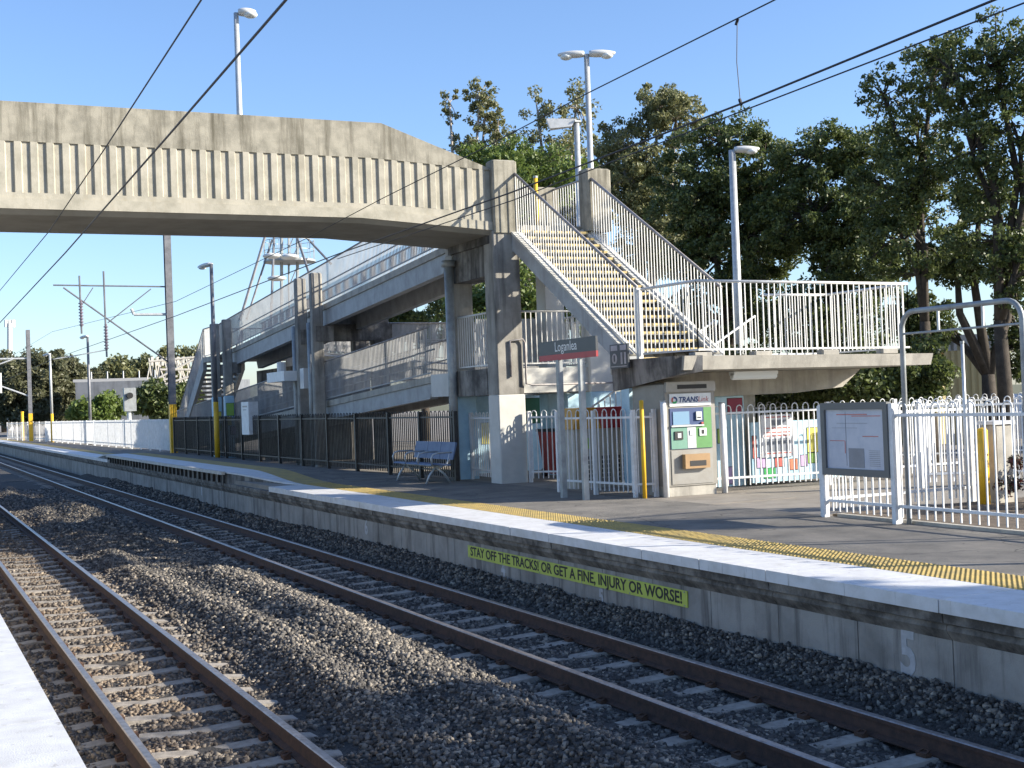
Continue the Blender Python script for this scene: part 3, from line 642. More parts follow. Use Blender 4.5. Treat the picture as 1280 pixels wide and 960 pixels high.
# arched steel frames
def arch_frame(label,pa,pb,h,grp=None,r=.033,two=True):
    t=thing('arched_frame',label,'steel frame',(pa[0],pa[1],0))
    a=Vector((*pa,0)); c=Vector((*pb,0)); u=(c-a).normalized(); R_=.22; pts=[a]
    pts+= [a+u*(R_-R_*math.cos(th))+Vector((0,0,h-R_+R_*math.sin(th))) for th in [math.pi/2*j/6 for j in range(7)]]
    pts+= [c-u*(R_-R_*math.sin(th))+Vector((0,0,h-R_+R_*math.cos(th))) for th in [math.pi/2*j/6 for j in range(7)]]
    pts+= [c]
    b=MB(); b.tube(pts,r,10); part(b,'hoop',M['galvd'],t,smooth=True)
    b=MB(); b.tube([a+Vector((0,0,h-.27)),c+Vector((0,0,h-.27))],.014,6); part(b,'crossbar',M['galvd'],t)
    for f in (.33,.70):
        b=MB(); p=a.lerp(c,f); b.tube([p+Vector((0,0,h-.27)),p+Vector((0,0,h))],.018,6); part(b,'hanger',M['galv'],t)
    return t
arch_frame('tall arched grey steel frame rising from the white fence beside the notice board',(11.3,12.70),(11.3,10.78),2.62)
t=thing('slim_post','slim galvanised post seen through the arched steel frame','post',(12.9,13.3,0)); b=MB(); b.tube([(12.9,13.35,0),(12.9,13.35,2.25)],.024,8); part(b,'pole',M['galv'],t,smooth=True); b=MB(); b.tube([(12.9,13.35,2.25),(12.9,13.35,2.28)],.03,8); part(b,'cap',M['galvd'],t)

# ---------------------------------------------------------------- notice board
nb=thing('notice_board','grey framed notice board with faded timetables on the white fence','notice board',(11.24,13.55,0))
X=11.22
b=MB(); b.box(X-.04,X+.04,12.90,14.20,.57,.66); b.box(X-.04,X+.04,12.90,14.20,1.43,1.52); b.box(X-.04,X+.04,12.90,12.98,.66,1.43); b.box(X-.04,X+.04,14.12,14.20,.66,1.43); part(b,'frame',M['frame'],nb)
b=MB(); b.box(X-.01,X+.02,12.98,14.12,.66,1.43); pp=part(b,'printed_panel',M['paper'],nb)
pr=MB()
for (a,c,z0,z1) in ((13.3,13.9,1.36,1.372),(13.05,13.6,1.34,1.35),(13.75,14.05,1.02,1.028),(13.1,13.4,1.08,1.09),(13.74,13.752,.86,1.02)): pr.box(X-.0135,X-.0105,a,c,z0,z1)
sub(pr,'red_print',M['redprint'],pp)
pr=MB(); pr.box(X-.0135,X-.0105,13.38,13.68,.68,.93)
for k in range(9): pr.box(X-.0135,X-.0105,13.08,13.28,.9-k*.024,.906-k*.024)
pr.box(X-.0135,X-.0105,13.72,13.725,.7,1.4); pr.box(X-.0135,X-.0105,13.5,14.0,1.19,1.194); pr.box(X-.0135,X-.0105,13.3,13.9,1.25,1.255)
sub(pr,'grey_print',M['greyprint'],pp)
for y in (12.86,14.24):
    b=MB(); b.box(X-.02,X+.06,y-.035,y+.035,-.02,1.50); part(b,'post',M['white'],nb)

# ---------------------------------------------------------------- station name sign
ns=thing('station_name_sign','charcoal and red station name sign on two steel posts','sign',(10.45,20,0))
X=10.45
b=MB(); b.box(X-.02,X+.02,18.95,21.05,2.48,2.72); sb=part(b,'charcoal_panel',M['signgrey'],ns)
b=MB(); b.box(X-.02,X+.02,18.95,21.05,2.38,2.479); part(b,'red_stripe',M['signred'],ns)
text_mesh('Loganlea',.235,M['signwhite'],face_mat((X-.022,20.02,2.60),(0,-1,0),(0,0,1)),'lettering',sb,extrude=.001)
b=MB(); b.box(X-.026,X-.021,20.55,20.98,2.50,2.53)
for y,(zb,zt) in ((20.32,(0,2.38)),(19.52,(0,2.38))):
    b=MB(); b.box(X-.045,X+.045,y-.045,y+.045,zb,zt); part(b,'post',M['galvd'],ns)
# pictogram sign
ps=thing('pictogram_sign','small dark square sign with pale pictogram at the corner of the landing','sign',(11.42,19.9,2.2))
X=11.42; b=MB(); b.box(X-.015,X+.015,19.6,20.22,2.2,2.62); sb=part(b,'panel',M['signgrey'],ps)
b=MB()
for (a,c,z0,z1) in ((19.95,20.18,2.51,2.60),(19.64,19.86,2.51,2.60),(19.66,19.72,2.27,2.47),(19.78,19.84,2.27,2.47)): b.box(X-.02,X-.0155,a,c,z0,z1)
b.tube([(X-.018,20.06,2.37),(X-.0155,20.06,2.37)],.09,16); b.box(X-.02,X-.0155,19.64,20.18,2.225,2.24); sub(b,'pictogram',M['graywhite'],sb)
b=MB(); b.box(X-.024,X-.0185,20.04,20.08,2.32,2.43); sub(b,'pictogram_figure',M['signgrey'],sb)
b=MB(); b.box(X+.015,X+.16,19.85,19.95,2.22,2.32); part(b,'bracket',M['galvd'],ps)

# ---------------------------------------------------------------- ticket machine
tm=thing('ticket_machine','stainless steel ticket machine with green and navy control panel under the landing','ticket machine',(12.15,19.3,0))
x0,x1,y0,y1=11.66,12.68,18.9,19.95
b=MB(); b.cbox(x0,x1,y0,y1,.17,1.90,.02); bd=part(b,'cabinet',M['steel2'],tm)
b=MB(); b.box(x0+.03,x1-.03,y0+.02,y1-.03,0,.17); part(b,'plinth',M['conc'],tm)
b=MB(); b.box(x0+.10,x1-.10,y0-.012,y0-.001,.2,.77); dr=part(b,'front_door',M['steel'],tm)
b=MB(); b.box(x0+.02,x1-.02,y0-.05,y0-.001,1.75,1.92); hd=part(b,'header',M['steel'],tm)
b=MB(); b.box(x0+.24,x1-.2,y0-.056,y0-.0505,1.80,1.87); sub(b,'display_slot',M['ink'],hd)
b=MB(); b.box(x0+.10,x1-.10,y0-.02,y0-.001,1.51,1.72); lp=part(b,'logo_panel',M['signwhite'],tm)
xc=(x0+x1)/2
text_mesh('TRANS',.125,M['mnavy'],face_mat((xc-.05,y0-.022,1.615),(1,0,0),(0,0,1)),'lettering',lp,shear=.2,extrude=.001,offset=.004)
text_mesh('Link',.125,M['mred'],face_mat((xc+.25,y0-.022,1.615),(1,0,0),(0,0,1)),'lettering',lp,shear=.2,extrude=.001)
def arc(b,cx,cz,ro,ri,a0,a1,y,d=.003,n=8):
    for k in range(n):
        t0=a0+(a1-a0)*k/n; t1=a0+(a1-a0)*(k+1)/n
        q=[(cx+r*math.cos(t),cz+r*math.sin(t)) for r,t in ((ri,t0),(ro,t0),(ro,t1),(ri,t1))]
        b.prism(q,'y',y-d,y)
for c,a0,a1 in (('mnavy',R(-20),R(110)),('mred',R(120),R(220)),('mdgreen',R(225),R(335))):
    b=MB(); arc(b,xc-.32,1.615,.06,.028,a0,a1,y0-.0205); sub(b,'emblem',M[c],lp)
b=MB(); b.box(x0+.10,x1-.10,y0-.016,y0-.001,.79,1.48); cpn=part(b,'control_panel',M['mnavy'],tm)
def cp_(nm,m,a,c,z0,z1,dd=.006):
    b=MB(); b.box(x0+a,x0+c,y0-.016-dd,y0-.0165,z0,z1); return sub(b,nm,M[m],cpn)
b=MB(); b.prism([(x0+.76,1.479),(x0+.915,1.479),(x0+.915,.795),(x0+.60,.795),(x0+.60,1.16),(x0+.76,1.16)],'y',y0-.019,y0-.0165); sub(b,'green_field',M['tmgreen'],cpn)
cp_('mint_field','tmmint',.105,.42,.795,1.16,.003); cp_('grey_ledge','galv',.105,.75,1.165,1.19,.03)
cp_('touch_screen','screen',.15,.47,1.20,1.42,.012); cp_('screen_bezel','galvd',.13,.49,1.192,1.199,.02)
cp_('card_reader','galv',.60,.71,1.27,1.41,.03); cp_('card_reader_mouth','ink',.62,.69,1.30,1.32,.034)
cp_('middle_plate','galv',.425,.595,.80,1.155,.006); cp_('middle_button','signwhite',.47,.55,1.02,1.10,.02)
cp_('keypad','ink',.17,.33,.95,1.09,.02); cp_('keypad_label','galv',.22,.29,.98,1.06,.026)
cp_('coin_slot','signwhite',.66,.80,1.0,1.13,.02); cp_('coin_slot_mouth','ink',.70,.75,1.03,1.10,.024); cp_('button','mred',.70,.74,1.20,1.23,.03)
b=MB(); b.box(x0+.31,x0+.80,y0-.11,y0-.013,.46,.70); ty=part(b,'ticket_tray',M['bronze'],tm)
b=MB(); b.box(x0+.40,x0+.72,y0-.114,y0-.1105,.50,.59); sub(b,'tray_mouth',M['ink'],ty)
# posts and yellow post
for (x,y,h,c,lab) in ((11.64,18.9,1.60,'white','pale bollard post at the left front corner of the ticket machine'),(12.84,18.95,1.53,'white','slim white post at the right side of the ticket machine'),):
    t=thing('guard_post',lab,'post',(x,y,0)); b=MB(); b.tube([(x,y,0),(x,y,h)],.05,10); part(b,'shaft',M[c],t,smooth=True); b=MB(); b.tube([(x,y,h),(x,y,h+.02)],.055,10); part(b,'cap',M['galvd'],t)
t=thing('yellow_post','bright yellow slim post standing left of the ticket machine','post',(11.28,19.0,0)); b=MB(); b.tube([(11.28,19.0,0),(11.28,19.0,1.62)],.036,10); part(b,'shaft',M['yellowp'],t,smooth=True); b=MB(); b.ell((11.28,19.0,1.62),.036,.036,.02,10,4); part(b,'cap',M['yellowp'],t)

# mural wall with poster and other painted panels
mw=thing('mural_wall','low pale blue mural wall with coloured squares and a white poster','mural wall',(15.2,20.0,0))
b=MB(); b.box(14.1,16.2,19.9,20.0,.05,1.15); w1=part(b,'wall',M['mblue'],mw)
squares([('',15.35,15.95,.55,1.0,'myellow'),('',15.35,15.55,.35,.53,'mgreen'),('',14.9,15.1,.25,.44,'morange'),('',14.35,14.6,.12,.3,'mdgreen'),('',15.15,15.33,.3,.5,'mpurple'),('',14.2,14.38,.32,.5,'mpurple'),('',14.6,14.8,.32,.48,'mred'),('',14.0+.12,14.2,.5,.9,'mred')],w1,y=19.9)
b=MB(); b.box(14.3,15.0,19.86,19.889,.5,1.28); po=part(b,'poster',M['poster'],mw)
b=MB()
for z in (1.22,1.02,.94,.88,.56): b.box(14.36,14.94,19.856,19.8595,z,z+.022)
sub(b,'red_headlines',M['redprint'],po)
b=MB(); b.box(14.38,14.92,19.856,19.8595,.60,.84); b.box(14.5,14.9,19.856,19.8595,1.08,1.18); sub(b,'printed_picture',M['greyprint'],po)
mw2=thing('mural_column','pale blue mural pillar with a lime square behind the yellow post','mural pillar',(13,21.2,0))
b=MB(); b.box(12.45,12.95,21.4,21.7,0,1.9); w2=part(b,'shaft',M['mblue'],mw2)
squares([('',12.62,12.86,1.15,1.62,'mgreen'),('',12.48,12.6,1.0,1.3,'morange')],w2,y=21.4)
b=MB(); b.box(12.40,13.0,21.35,21.75,-.0,.06); part(b,'footing',M['conc'],mw2)
mw3=thing('mural_wall','dim blue painted wall of the room under the lower landing','mural wall',(15,29.0,0))
b=MB(); b.box(12.2,17.5,28.9,29.1,0,1.84); w3=part(b,'wall',M['mblue'],mw3)
squares([('',13.9,14.7,1.15,1.75,'mteal'),('',12.7,13.0,.7,1.2,'myellow'),('',13.2,13.5,.4,.8,'mnavy'),('',12.9,13.2,.1,.5,'mred')],w3,y=28.9)
# vending cabinet with amber / red header
vc=thing('vending_cabinet','beige cabinet with amber and red header behind the name sign posts','cabinet',(13.2,22.0,0))
b=MB(); b.box(11.55,12.75,21.95,22.6,.0,1.12); v=part(b,'cabinet_body',M['cabinet'],vc)
b=MB(); b.prism([(11.5,1.125),(12.1,1.125),(12.0,1.52),(11.62,1.52)],'y',21.9,22.6); part(b,'amber_header',M['amber'],vc)
b=MB(); b.prism([(12.11,1.125),(13.6,1.125),(13.6,1.52),(12.01,1.52)],'y',21.9,22.6); part(b,'red_header',M['signred'],vc)
b=MB()
for i in range(9):
    if i in (3,6): continue
    for j in range(6): b.box(11.68+i*.11,11.74+i*.11,21.943,21.9495,.12+j*.085,.18+j*.085)
sub(b,'vent_holes',M['ink'],v)
b=MB(); b.box(11.75,11.86,21.943,21.9495,.75,.95); sub(b,'sticker',M['mgreen'],v)
rb=thing('wheelie_bin','dark red wheelie bin behind the white fence near the painted pier','bin',(13.2,26.0,0))
b=MB(); b.hexa([(13.0,25.7,.08),(13.5,25.7,.08),(13.5,26.2,.08),(13.0,26.2,.08),(12.93,25.6,1.0),(13.57,25.6,1.0),(13.57,26.3,1.0),(12.93,26.3,1.0)]); part(b,'tub',M['rustred'],rb)
b=MB(); b.box(12.9,13.6,25.56,26.34,1.002,1.06); part(b,'lid',M['ink'],rb)
for x in (13.02,13.48):
    b=MB(); b.tube([(x-.04,26.2,.1),(x+.04,26.2,.1)],.1,12); part(b,'wheel',M['tyre'],rb)

# ---------------------------------------------------------------- bench
bn=thing('bench','blue grey perforated steel bench with curved arms in front of the pier','bench',(10.5,27.1,0))
for i in range(3):
    ya=25.95+i*.78; yb=ya+.76
    b=MB()
    prof=[(10.22,.40),(10.25,.435),(10.35,.43),(10.6,.40),(10.68,.41),(10.68,.39),(10.6,.38),(10.34,.405),(10.25,.41)]
    b.prism(prof,'y',ya,yb); s=part(b,'seat',M['seat'],bn)
    b=MB(); b.prism([(10.72,.50),(10.74,.50),(10.84,.86),(10.80,.87),(10.795,.86)],'y',ya,yb); part(b,'backrest',M['seat'],bn)
    
for y in (25.93,26.72,27.5,28.28):
    b=MB(); b.tube([(10.24,y,.42),(10.22,y,.55),(10.26,y,.63),(10.36,y,.66),(10.7,y,.66)],.018,6); part(b,'armrest',M['galv'],bn,smooth=True)
for y in (26.2,28.0):
    b=MB(); b.tube([(10.2,y,0),(10.28,y,.18),(10.42,y,.36),(10.68,y,.38),(10.76,y,.6),(10.83,y,.85)],.024,8); b.tube([(10.42,y,.36),(10.62,y,.2),(10.75,y,0)],.024,8); part(b,'leg_frame',M['galv'],bn,smooth=True)
b=MB(); b.tube([(10.45,25.95,.37),(10.45,28.27,.37)],.03,8); part(b,'beam',M['galvd'],bn)

# ---------------------------------------------------------------- lamps, masts, poles
def lamp(label,x,y,h,heads=('L',),r=.06,m='galv',yellow=0,z0=0,head='pod',hl=.62):
    t=thing('street_lamp',label,'lamp post',(x,y,z0))
    b=MB(); b.tube([(x,y,max(z0,yellow)+.0),(x,y,h)],[r,r*.7],10); part(b,'pole',M[m],t,smooth=True)
    if yellow: b=MB(); b.tube([(x,y,0),(x,y,yellow-.002)],r*1.08,10); part(b,'yellow_base',M['yellowp'],t,smooth=True)
    # heads point along image-plane-ish real directions: along the platform
    for hd_ in heads:
        d=Vector(hd_).normalized()
        b=MB()
        if head=='pod':
            n=10; vs=[]; side=d.cross(Vector((0,0,1)))
            for i in range(n+1):
                f=i/n; wd=.13*math.sin(math.pi*min(1,f*.75+.22))**.7+.015; hg=.075*math.sin(math.pi*min(1,f*.72+.24))**.7+.01
                c=Vector((x,y,h-.02))+d*(.06+f*hl)
                for k in range(10):
                    a=2*math.pi*k/10; vs.append(c+side*wd*math.cos(a)+Vector((0,0,hg*math.sin(a)+.03)))
            fs_=[(i*10+k,i*10+(k+1)%10,(i+1)*10+(k+1)%10,(i+1)*10+k) for i in range(n) for k in range(10)]+[tuple(range(9,-1,-1)),tuple(range(n*10,n*10+10))]
            b.add(vs,fs_); s=part(b,'lamp_head',M['lampbody'],t,smooth=True)
            b=MB(); c=Vector((x,y,h-.05))+d*(.06+hl*.68); b.ell(c,.15,.15,.07,12,6); sub(b,'lamp_bowl',M['lampglass'],s,True)
        else:
            c=Vector((x,y,h)); side=d.cross(Vector((0,0,1)))
            P=[c+d*.0-side*.1+Vector((0,0,-.02)),c+d*.0+side*.1+Vector((0,0,-.02)),c+d*.75+side*.16+Vector((0,0,-.02)),c+d*.75-side*.16+Vector((0,0,-.02)),c-side*.1+Vector((0,0,.04)),c+side*.1+Vector((0,0,.04)),c+d*.85+side*.18+Vector((0,0,.06)),c+d*.85-side*.18+Vector((0,0,.06))]
            b.hexa([P[0]+Vector((0,0,-.15))+d*.15,P[1]+Vector((0,0,-.15))+d*.15,P[2]+Vector((0,0,-.2)),P[3]+Vector((0,0,-.2)),*P[4:]]); s=part(b,'lamp_head',M['white'],t)
            b=MB(); b.box(c.x-.1,c.x+.1,c.y-.1,c.y+.1,h-.05,h-.0); sub(b,'mounting_bracket',M['galvd'],s)
    return t
LX=(-.9,.42,0); RX=(.9,-.42,0)
lamp('tall double headed street lamp above the stair head pylon',15.07,27.3,9.83,(LX,RX),.09)
lamp('shorter street lamp with a boxy white head left of the double headed lamp',17.70,32.8,9.55,(LX,),.11,head='box')
lamp('street lamp with one head in front of the dark fig trees, right of the stairs',19.1,27.3,7.75,(RX,),.12)
lamp('street lamp whose head shows above the footbridge parapet',6.70,27.15,10.0,(RX,),.075,z0=5.45,hl=.35)
lamp('slim lamp post with yellow base in front of the ramp columns',10.66,48.2,7.1,((-.2,1,0),),.09,m='mastp',yellow=2.07,hl=1.1)
lamp('distant dark lamp post in front of the grey warehouse wall',10.75,83,6.55,((-.2,1,0),),.10,m='mastp',hl=1.3)
lamp('distant pale lamp post with yellow base, left of the warehouse',10.0,97,6.15,((-.2,1,0),),.10,yellow=2.0,hl=1.5)
b=thing('yellow_post','short yellow post at the far end of the platform beside the distant mast','post',(9.3,112,0)); q=MB(); q.tube([(9.3,112,0),(9.3,112,2.2)],.12,8); part(q,'shaft',M['yellowp'],b,smooth=True); q=MB(); q.tube([(9.3,112,2.2),(9.3,112,2.3)],.14,8); part(q,'cap',M['yellowp'],b)

def mast(label,x,y,h,yb=2.1,wd=.14,arms=True):
    t=thing('catenary_mast',label,'mast',(x,y,0))
    b=MB(); # H section
    for s in (-1,1): b.box(x-wd,x+wd,y+s*wd-.012,y+s*wd+.012,yb,h)
    b.box(x-.012,x+.012,y-wd+.012,y+wd-.012,yb,h); part(b,'steel_column',M['mastp'],t)
    b=MB(); b.box(x-wd-.004,x+wd+.004,y-wd-.014,y+wd+.014,0,yb-.002); part(b,'yellow_base',M['yellowp'],t)
    if arms:
        b=MB(); b.tube([(x-wd,y,7.2),(6.2,y,7.25)],.032,6); part(b,'top_tube',M['mastp'],t)
        b=MB(); b.tube([(x-wd,y,3.95),(6.6,y,7.15)],.035,6); b.tube([(x-.75,y,7.1),(8.35,y,5.65)],.022,6); b.tube([(7.8,y,7.15),(7.25,y,6.3)],.02,6); part(b,'bracing',M['mastp'],t)
        for (xx,z1,z0) in ((7.28,7.65,5.2),(8.27,7.85,4.2)):
            b=MB(); b.tube([(xx-.02,y,z1),(xx,y,z0)],.04,6); part(b,'drop_tube',M['mastp'],t)
            b=MB()
            for k in range(8):
                zz=z0+.35+k*.13; b.tube([(xx,y,zz),(xx,y,zz+.04)],.10,10); 
            b.tube([(xx,y,z0+.3),(xx,y,z0+1.4)],.055,8); part(b,'insulator',M['porcelain'],t)
        b=MB(); b.tube([(8.25,y,4.5),(6.8,y,4.25),(6.1,y,4.15)],.022,6); part(b,'steady_arm',M['galv'],t)
        b=MB(); b.tube([(x,y,6.0),(x-1.5,y,6.0)],.06,8); b.tube([(x-1.5,y,6.0),(x-1.6,y,6.25)],.06,6); part(b,'side_bracket',M['galv'],t)
    return t
mast('near catenary mast with yellow base and long cantilever arms at left',10.95,58,14.5)
m2=mast('distant catenary mast with yellow base near the end of the platform',9.35,105.5,8.4,arms=False)
b=MB(); b.tube([(9.3,105.5,6.25),(2.0,105.5,6.25)],.07,6); b.tube([(9.3,105.5,3.4),(5.2,105.5,5.1),(8.2,105.5,6.2)],.07,6); part(b,'cantilever_arm',M['galv'],m2)
b=MB(); b.tube([(7.3,105.5,5.2),(7.3,105.5,3.7)],.1,8); part(b,'insulator',M['lampbody'],m2)

# overhead wires (sagging between supports)
def wire(label,pts,r,grp='overhead wires'):
    P=[Vector(p) for p in pts]; out=[]
    for a,c in zip(P[:-1],P[1:]):
        n=8
        for i in range(n): out.append(a.lerp(c,i/n))
    out.append(P[-1]); b=MB(); b.tube(out,r,6); return tag(b.build('overhead_wire',M['wire']),label,'wire',grp)
wire('contact wire above the near track, the lower wire at upper left',[(2.16,-8,4.75),(2.16,7.55,4.11),(2.16,11.2,4.04),(2.16,18.6,3.92),(2.16,30.8,3.82),(2.16,58,4.15),(2.16,105,4.1)],.009)
wire('messenger wire above the near track, crossing the bridge parapet at far left',[(2.16,-8,5.2),(2.16,9.8,4.77),(2.16,14.6,4.61),(2.16,20.5,4.46),(2.16,32,4.5),(2.16,58,5.3),(2.16,105,5.2)],.007)
wire('thicker contact wire of the far track running to the upper right corner',[(6.1,-8,4.1),(6.1,5.9,4.02),(6.1,8.6,3.97),(6.1,12.8,3.95),(6.1,19,4.0),(6.1,31.5,4.0),(6.1,58,4.15),(6.1,105,4.0)],.009)
wire('lower twin wire just under the far track contact wire',[(6.1,-8,4.0),(6.1,5.7,3.935),(6.1,8.6,3.91),(6.1,12.8,3.86),(6.1,19,3.93)],.006)
wire('messenger wire of the far track crossing in front of the stair trees',[(6.1,-8,5.0),(6.1,8.1,4.65),(6.1,11,4.62),(6.1,13.6,4.56),(6.1,16.9,4.52),(6.1,20.5,4.44),(6.1,31.5,4.34),(6.1,58,5.3),(6.1,105,5.2)],.0065)
b=MB(); b.tube([(6.1,8.58,4.635),(6.08,8.58,4.3),(6.1,8.58,3.97)],.0035,5); b.tube([(6.1,8.57,4.64),(6.1,8.6,4.6)],.012,6); b.tube([(6.1,8.57,3.96),(6.1,8.59,4.01)],.014,6); tag(b.build('wire_dropper',M['wire']),'thin vertical dropper joining messenger and contact wire at upper right','dropper')

# signal and white sign on the black fence, floodlights
sg=thing('signal_post','small grey signal box on a post among the shaded white fence','signal',(11.0,70,0)); b=MB(); b.tube([(11.0,70,0),(11.0,70,1.9)],.11,8); part(b,'pole',M['galv'],sg); b=MB(); b.box(10.75,11.35,69.8,70.2,1.9,3.1); q=part(b,'signal_head',M['galvd'],sg); b=MB(); b.tube([(11.0,69.75,2.7),(11.0,69.5,2.7)],.16,10); sub(b,'hood',M['ink'],q)
ws=thing('white_sign','narrow white panel sign hanging on the black fence','sign',(10.75,44.3,0)); b=MB(); b.box(10.72,10.76,43.6,44.6,.9,2.0); q=part(b,'panel',M['signwhite'],ws); b=MB(); b.box(10.76,11.05,43.6,43.64,.9,2.0); part(b,'side_panel',M['white'],ws)
b=MB(); b.box(10.712,10.719,43.8,44.4,1.82,1.87); b.box(10.712,10.719,43.9,44.3,1.72,1.75); sub(b,'print',M['greyprint'],q)
fl=thing('floodlight_box','pale floodlight and speaker box on the ramp column','floodlight',(11,39,2.4))
b=MB(); b.box(11.0,11.16,37.9,38.3,2.3,2.9); part(b,'housing',M['lampbody'],fl); b=MB(); b.box(10.6,11.0,38.6,40.6,2.55,2.85); part(b,'light_bar',M['signwhite'],fl); b=MB(); b.tube([(10.8,39.6,2.85),(10.8,39.6,3.15)],.14,10); part(b,'dome',M['lampbody'],fl)

# communications mast behind the ramp
cm=thing('communications_mast','steel communications mast with round platform and splayed struts seen under the bridge','mast',(28,72,0))
def W(px,py,D):   # point on the viewing direction at a true horizontal distance
    v=ROT@Vector((px-640,-(py-480),-1650)); s=D/math.hypot(v.x,v.y); return EYE+v*s
D=80.0
def seg(b,p,q,r,d0=0,d1=0): b.tube([W(*p,D+d0),W(*q,D+d1)],r*.62,6)
b=MB(); seg(b,(352,520),(352,180),.16); seg(b,(362,520),(360,180),.10,1,1); seg(b,(373,520),(371,180),.16); part(b,'legs',M['galvd'],cm)
b=MB()
for k in range(12):
    y=500-k*24; seg(b,(362,y),(372,y-24),.05,1,0)
part(b,'lattice',M['galv'],cm)
b=MB(); c=W(362,328,D); b.tube([c,c+Vector((0,0,.12))],1.55,18)
for k in range(14):
    a=2*math.pi*k/14; p=c+Vector((1.5*math.cos(a),1.5*math.sin(a),.18)); b.tube([p,p+Vector((0,0,1.1))],.02,4)
for z in (.7,1.28):
    ring=[c+Vector((1.5*math.cos(2*math.pi*k/18),1.5*math.sin(2*math.pi*k/18),z)) for k in range(19)]; b.tube(ring,.02,4)
part(b,'platform',M['galvd'],cm)
b=MB(); seg(b,(300,400),(345,250),.13,-3,0); seg(b,(308,400),(340,300),.10,-2,0); seg(b,(338,420),(345,230),.12,-3,0); seg(b,(389,350),(366,280),.12,-3,0); seg(b,(414,330),(372,285),.12,-2,0); part(b,'struts',M['mastp'],cm)
for p in ((340,320),(362,321),(346,348)):
    b=MB(); b.ell(W(*p,D-4),.55,.55,.16,12,6); part(b,'dish',M['lampbody'],cm,smooth=True)
ct=thing('phone_tower','slim distant mobile phone tower above the trees at far left','tower',(0,260,0))
D2=230; b=MB(); b.tube([W(12,528,D2)+Vector((0,0,-2)),W(12,404,D2)],[.55,.4],8); ct.location=W(12,528,D2)+Vector((0,0,-1)); part(b,'pole',M['lampbody'],ct)
for dx in (-4.5,0,4.5):
    b=MB(); p=W(12+dx,400,D2); q=W(12+dx,409,D2); b.tube([p,q],.28,6); part(b,'antenna',M['signwhite'],ct)

# ---------------------------------------------------------------- buildings in the background
wh=thing('warehouse','low dark grey warehouse beyond the shaded white fence','warehouse',(0,0,0)); D3=135
a=W(94,478,D3); c=W(205,478,D3); u=(c-a); u.z=0; u.normalize(); n=Vector((-u.y,u.x,0)); zt=a.z
def slab(p,q,dep,z0,z1): 
    nn=n*dep; return [(p.x,p.y,z0),(q.x,q.y,z0),(q.x+nn.x,q.y+nn.y,z0),(p.x+nn.x,p.y+nn.y,z0),(p.x,p.y,z1),(q.x,q.y,z1),(q.x+nn.x,q.y+nn.y,z1),(p.x+nn.x,p.y+nn.y,z1)]
b=MB(); b.hexa(slab(a,c,14,-1,zt)); part(b,'wall',M['bgconc'],wh)
b=MB(); b.hexa(slab(a-u*.2,c+u*.2,14.4,zt+.002,zt+.28)); part(b,'roof_edge',M['ribpale'],wh)
b=MB()
for k in range(6): p=a+u*(1.5+k*1.5)*1.0; b.tube([Vector((p.x,p.y,zt+.2))+n*.5,Vector((p.x,p.y,zt+1.0))+n*.5],.06,5)
part(b,'roof_vents',M['galv'],wh)
# truss roof structure
ts=thing('roof_trusses','pale jumble of exposed roof trusses and scaffolding left of the ramp','roof frame',(0,0,0)); D4=110
b=MB()
seg2=lambda p,q,r=.09,dd=0: b.tube([W(*p,D4+dd),W(*q,D4+dd)],r,5)
seg2((180,482),(250,445)); seg2((195,484),(252,466)); seg2((186,452),(250,446)); seg2((200,462),(250,462)); seg2((180,482),(222,470))
rnd=random.Random(3)
for k in range(26):
    x=186+k*2.7; seg2((x,448+rnd.uniform(-2,4)),(x+rnd.uniform(-6,12),478+rnd.uniform(-4,4)),.06,rnd.uniform(0,8))
for k in range(10):
    x=190+k*6.5; seg2((x,446),(x,457),.14,3)
part(b,'truss_frame',M['wood'],ts)
b=MB(); b.hexa([*[W(172,y,D4+dd) for y in () for dd in ()],]) if False else None
b=MB(); p,q=W(176,484,D4+6),W(258,484,D4+6); b.hexa([(p.x,p.y,-1),(q.x,q.y,-1),(q.x+6,q.y+9,-1),(p.x+6,p.y+9,-1),(p.x,p.y,p.z),(q.x,q.y,q.z+.6),(q.x+6,q.y+9,q.z+.8),(p.x+6,p.y+9,p.z+.4)]); part(b,'base_wall',M['bgconc'],ts)
# tan shed at right
sh=thing('corrugated_shed','tan corrugated shed between the tree trunks at right','shed',(0,0,0)); D5=40
a=W(1180,440,D5); c=W(1262,440,D5); u=(c-a); u.z=0; u.normalize(); n=Vector((-u.y,u.x,0))
b=MB(); z1=W(1200,425,D5).z; L=(c-a).length*1.0; k=0; x=0
while x<L:
    p=a+u*x; q=a+u*(x+.09); r_=a+u*(x+.18); zz=z1-.45*x/L
    b.hexa(slab(p,q,.2,-.02,zz)); pp=p+n*.05; b.hexa(slab(q+n*.04,r_+n*.04,.15,-.02,zz)); x+=.18
part(b,'corrugated_wall',M['ribyel'],sh)
b=MB(); b.hexa([*slab(a-u*.2,c+u*.3,6,z1-.3,z1-.28)[:4],*[(v[0],v[1],v[2]) for v in slab(a-u*.2,c+u*.3,6,z1-.3,z1+.15)[4:]]]); part(b,'roof',M['ribpale'],sh)
b=MB(); b.box(a.x+.1,c.x+.4,a.y+.5,a.y+5,-.02,z1-.32) ; part(b,'side_walls',M['ribyel'],sh)

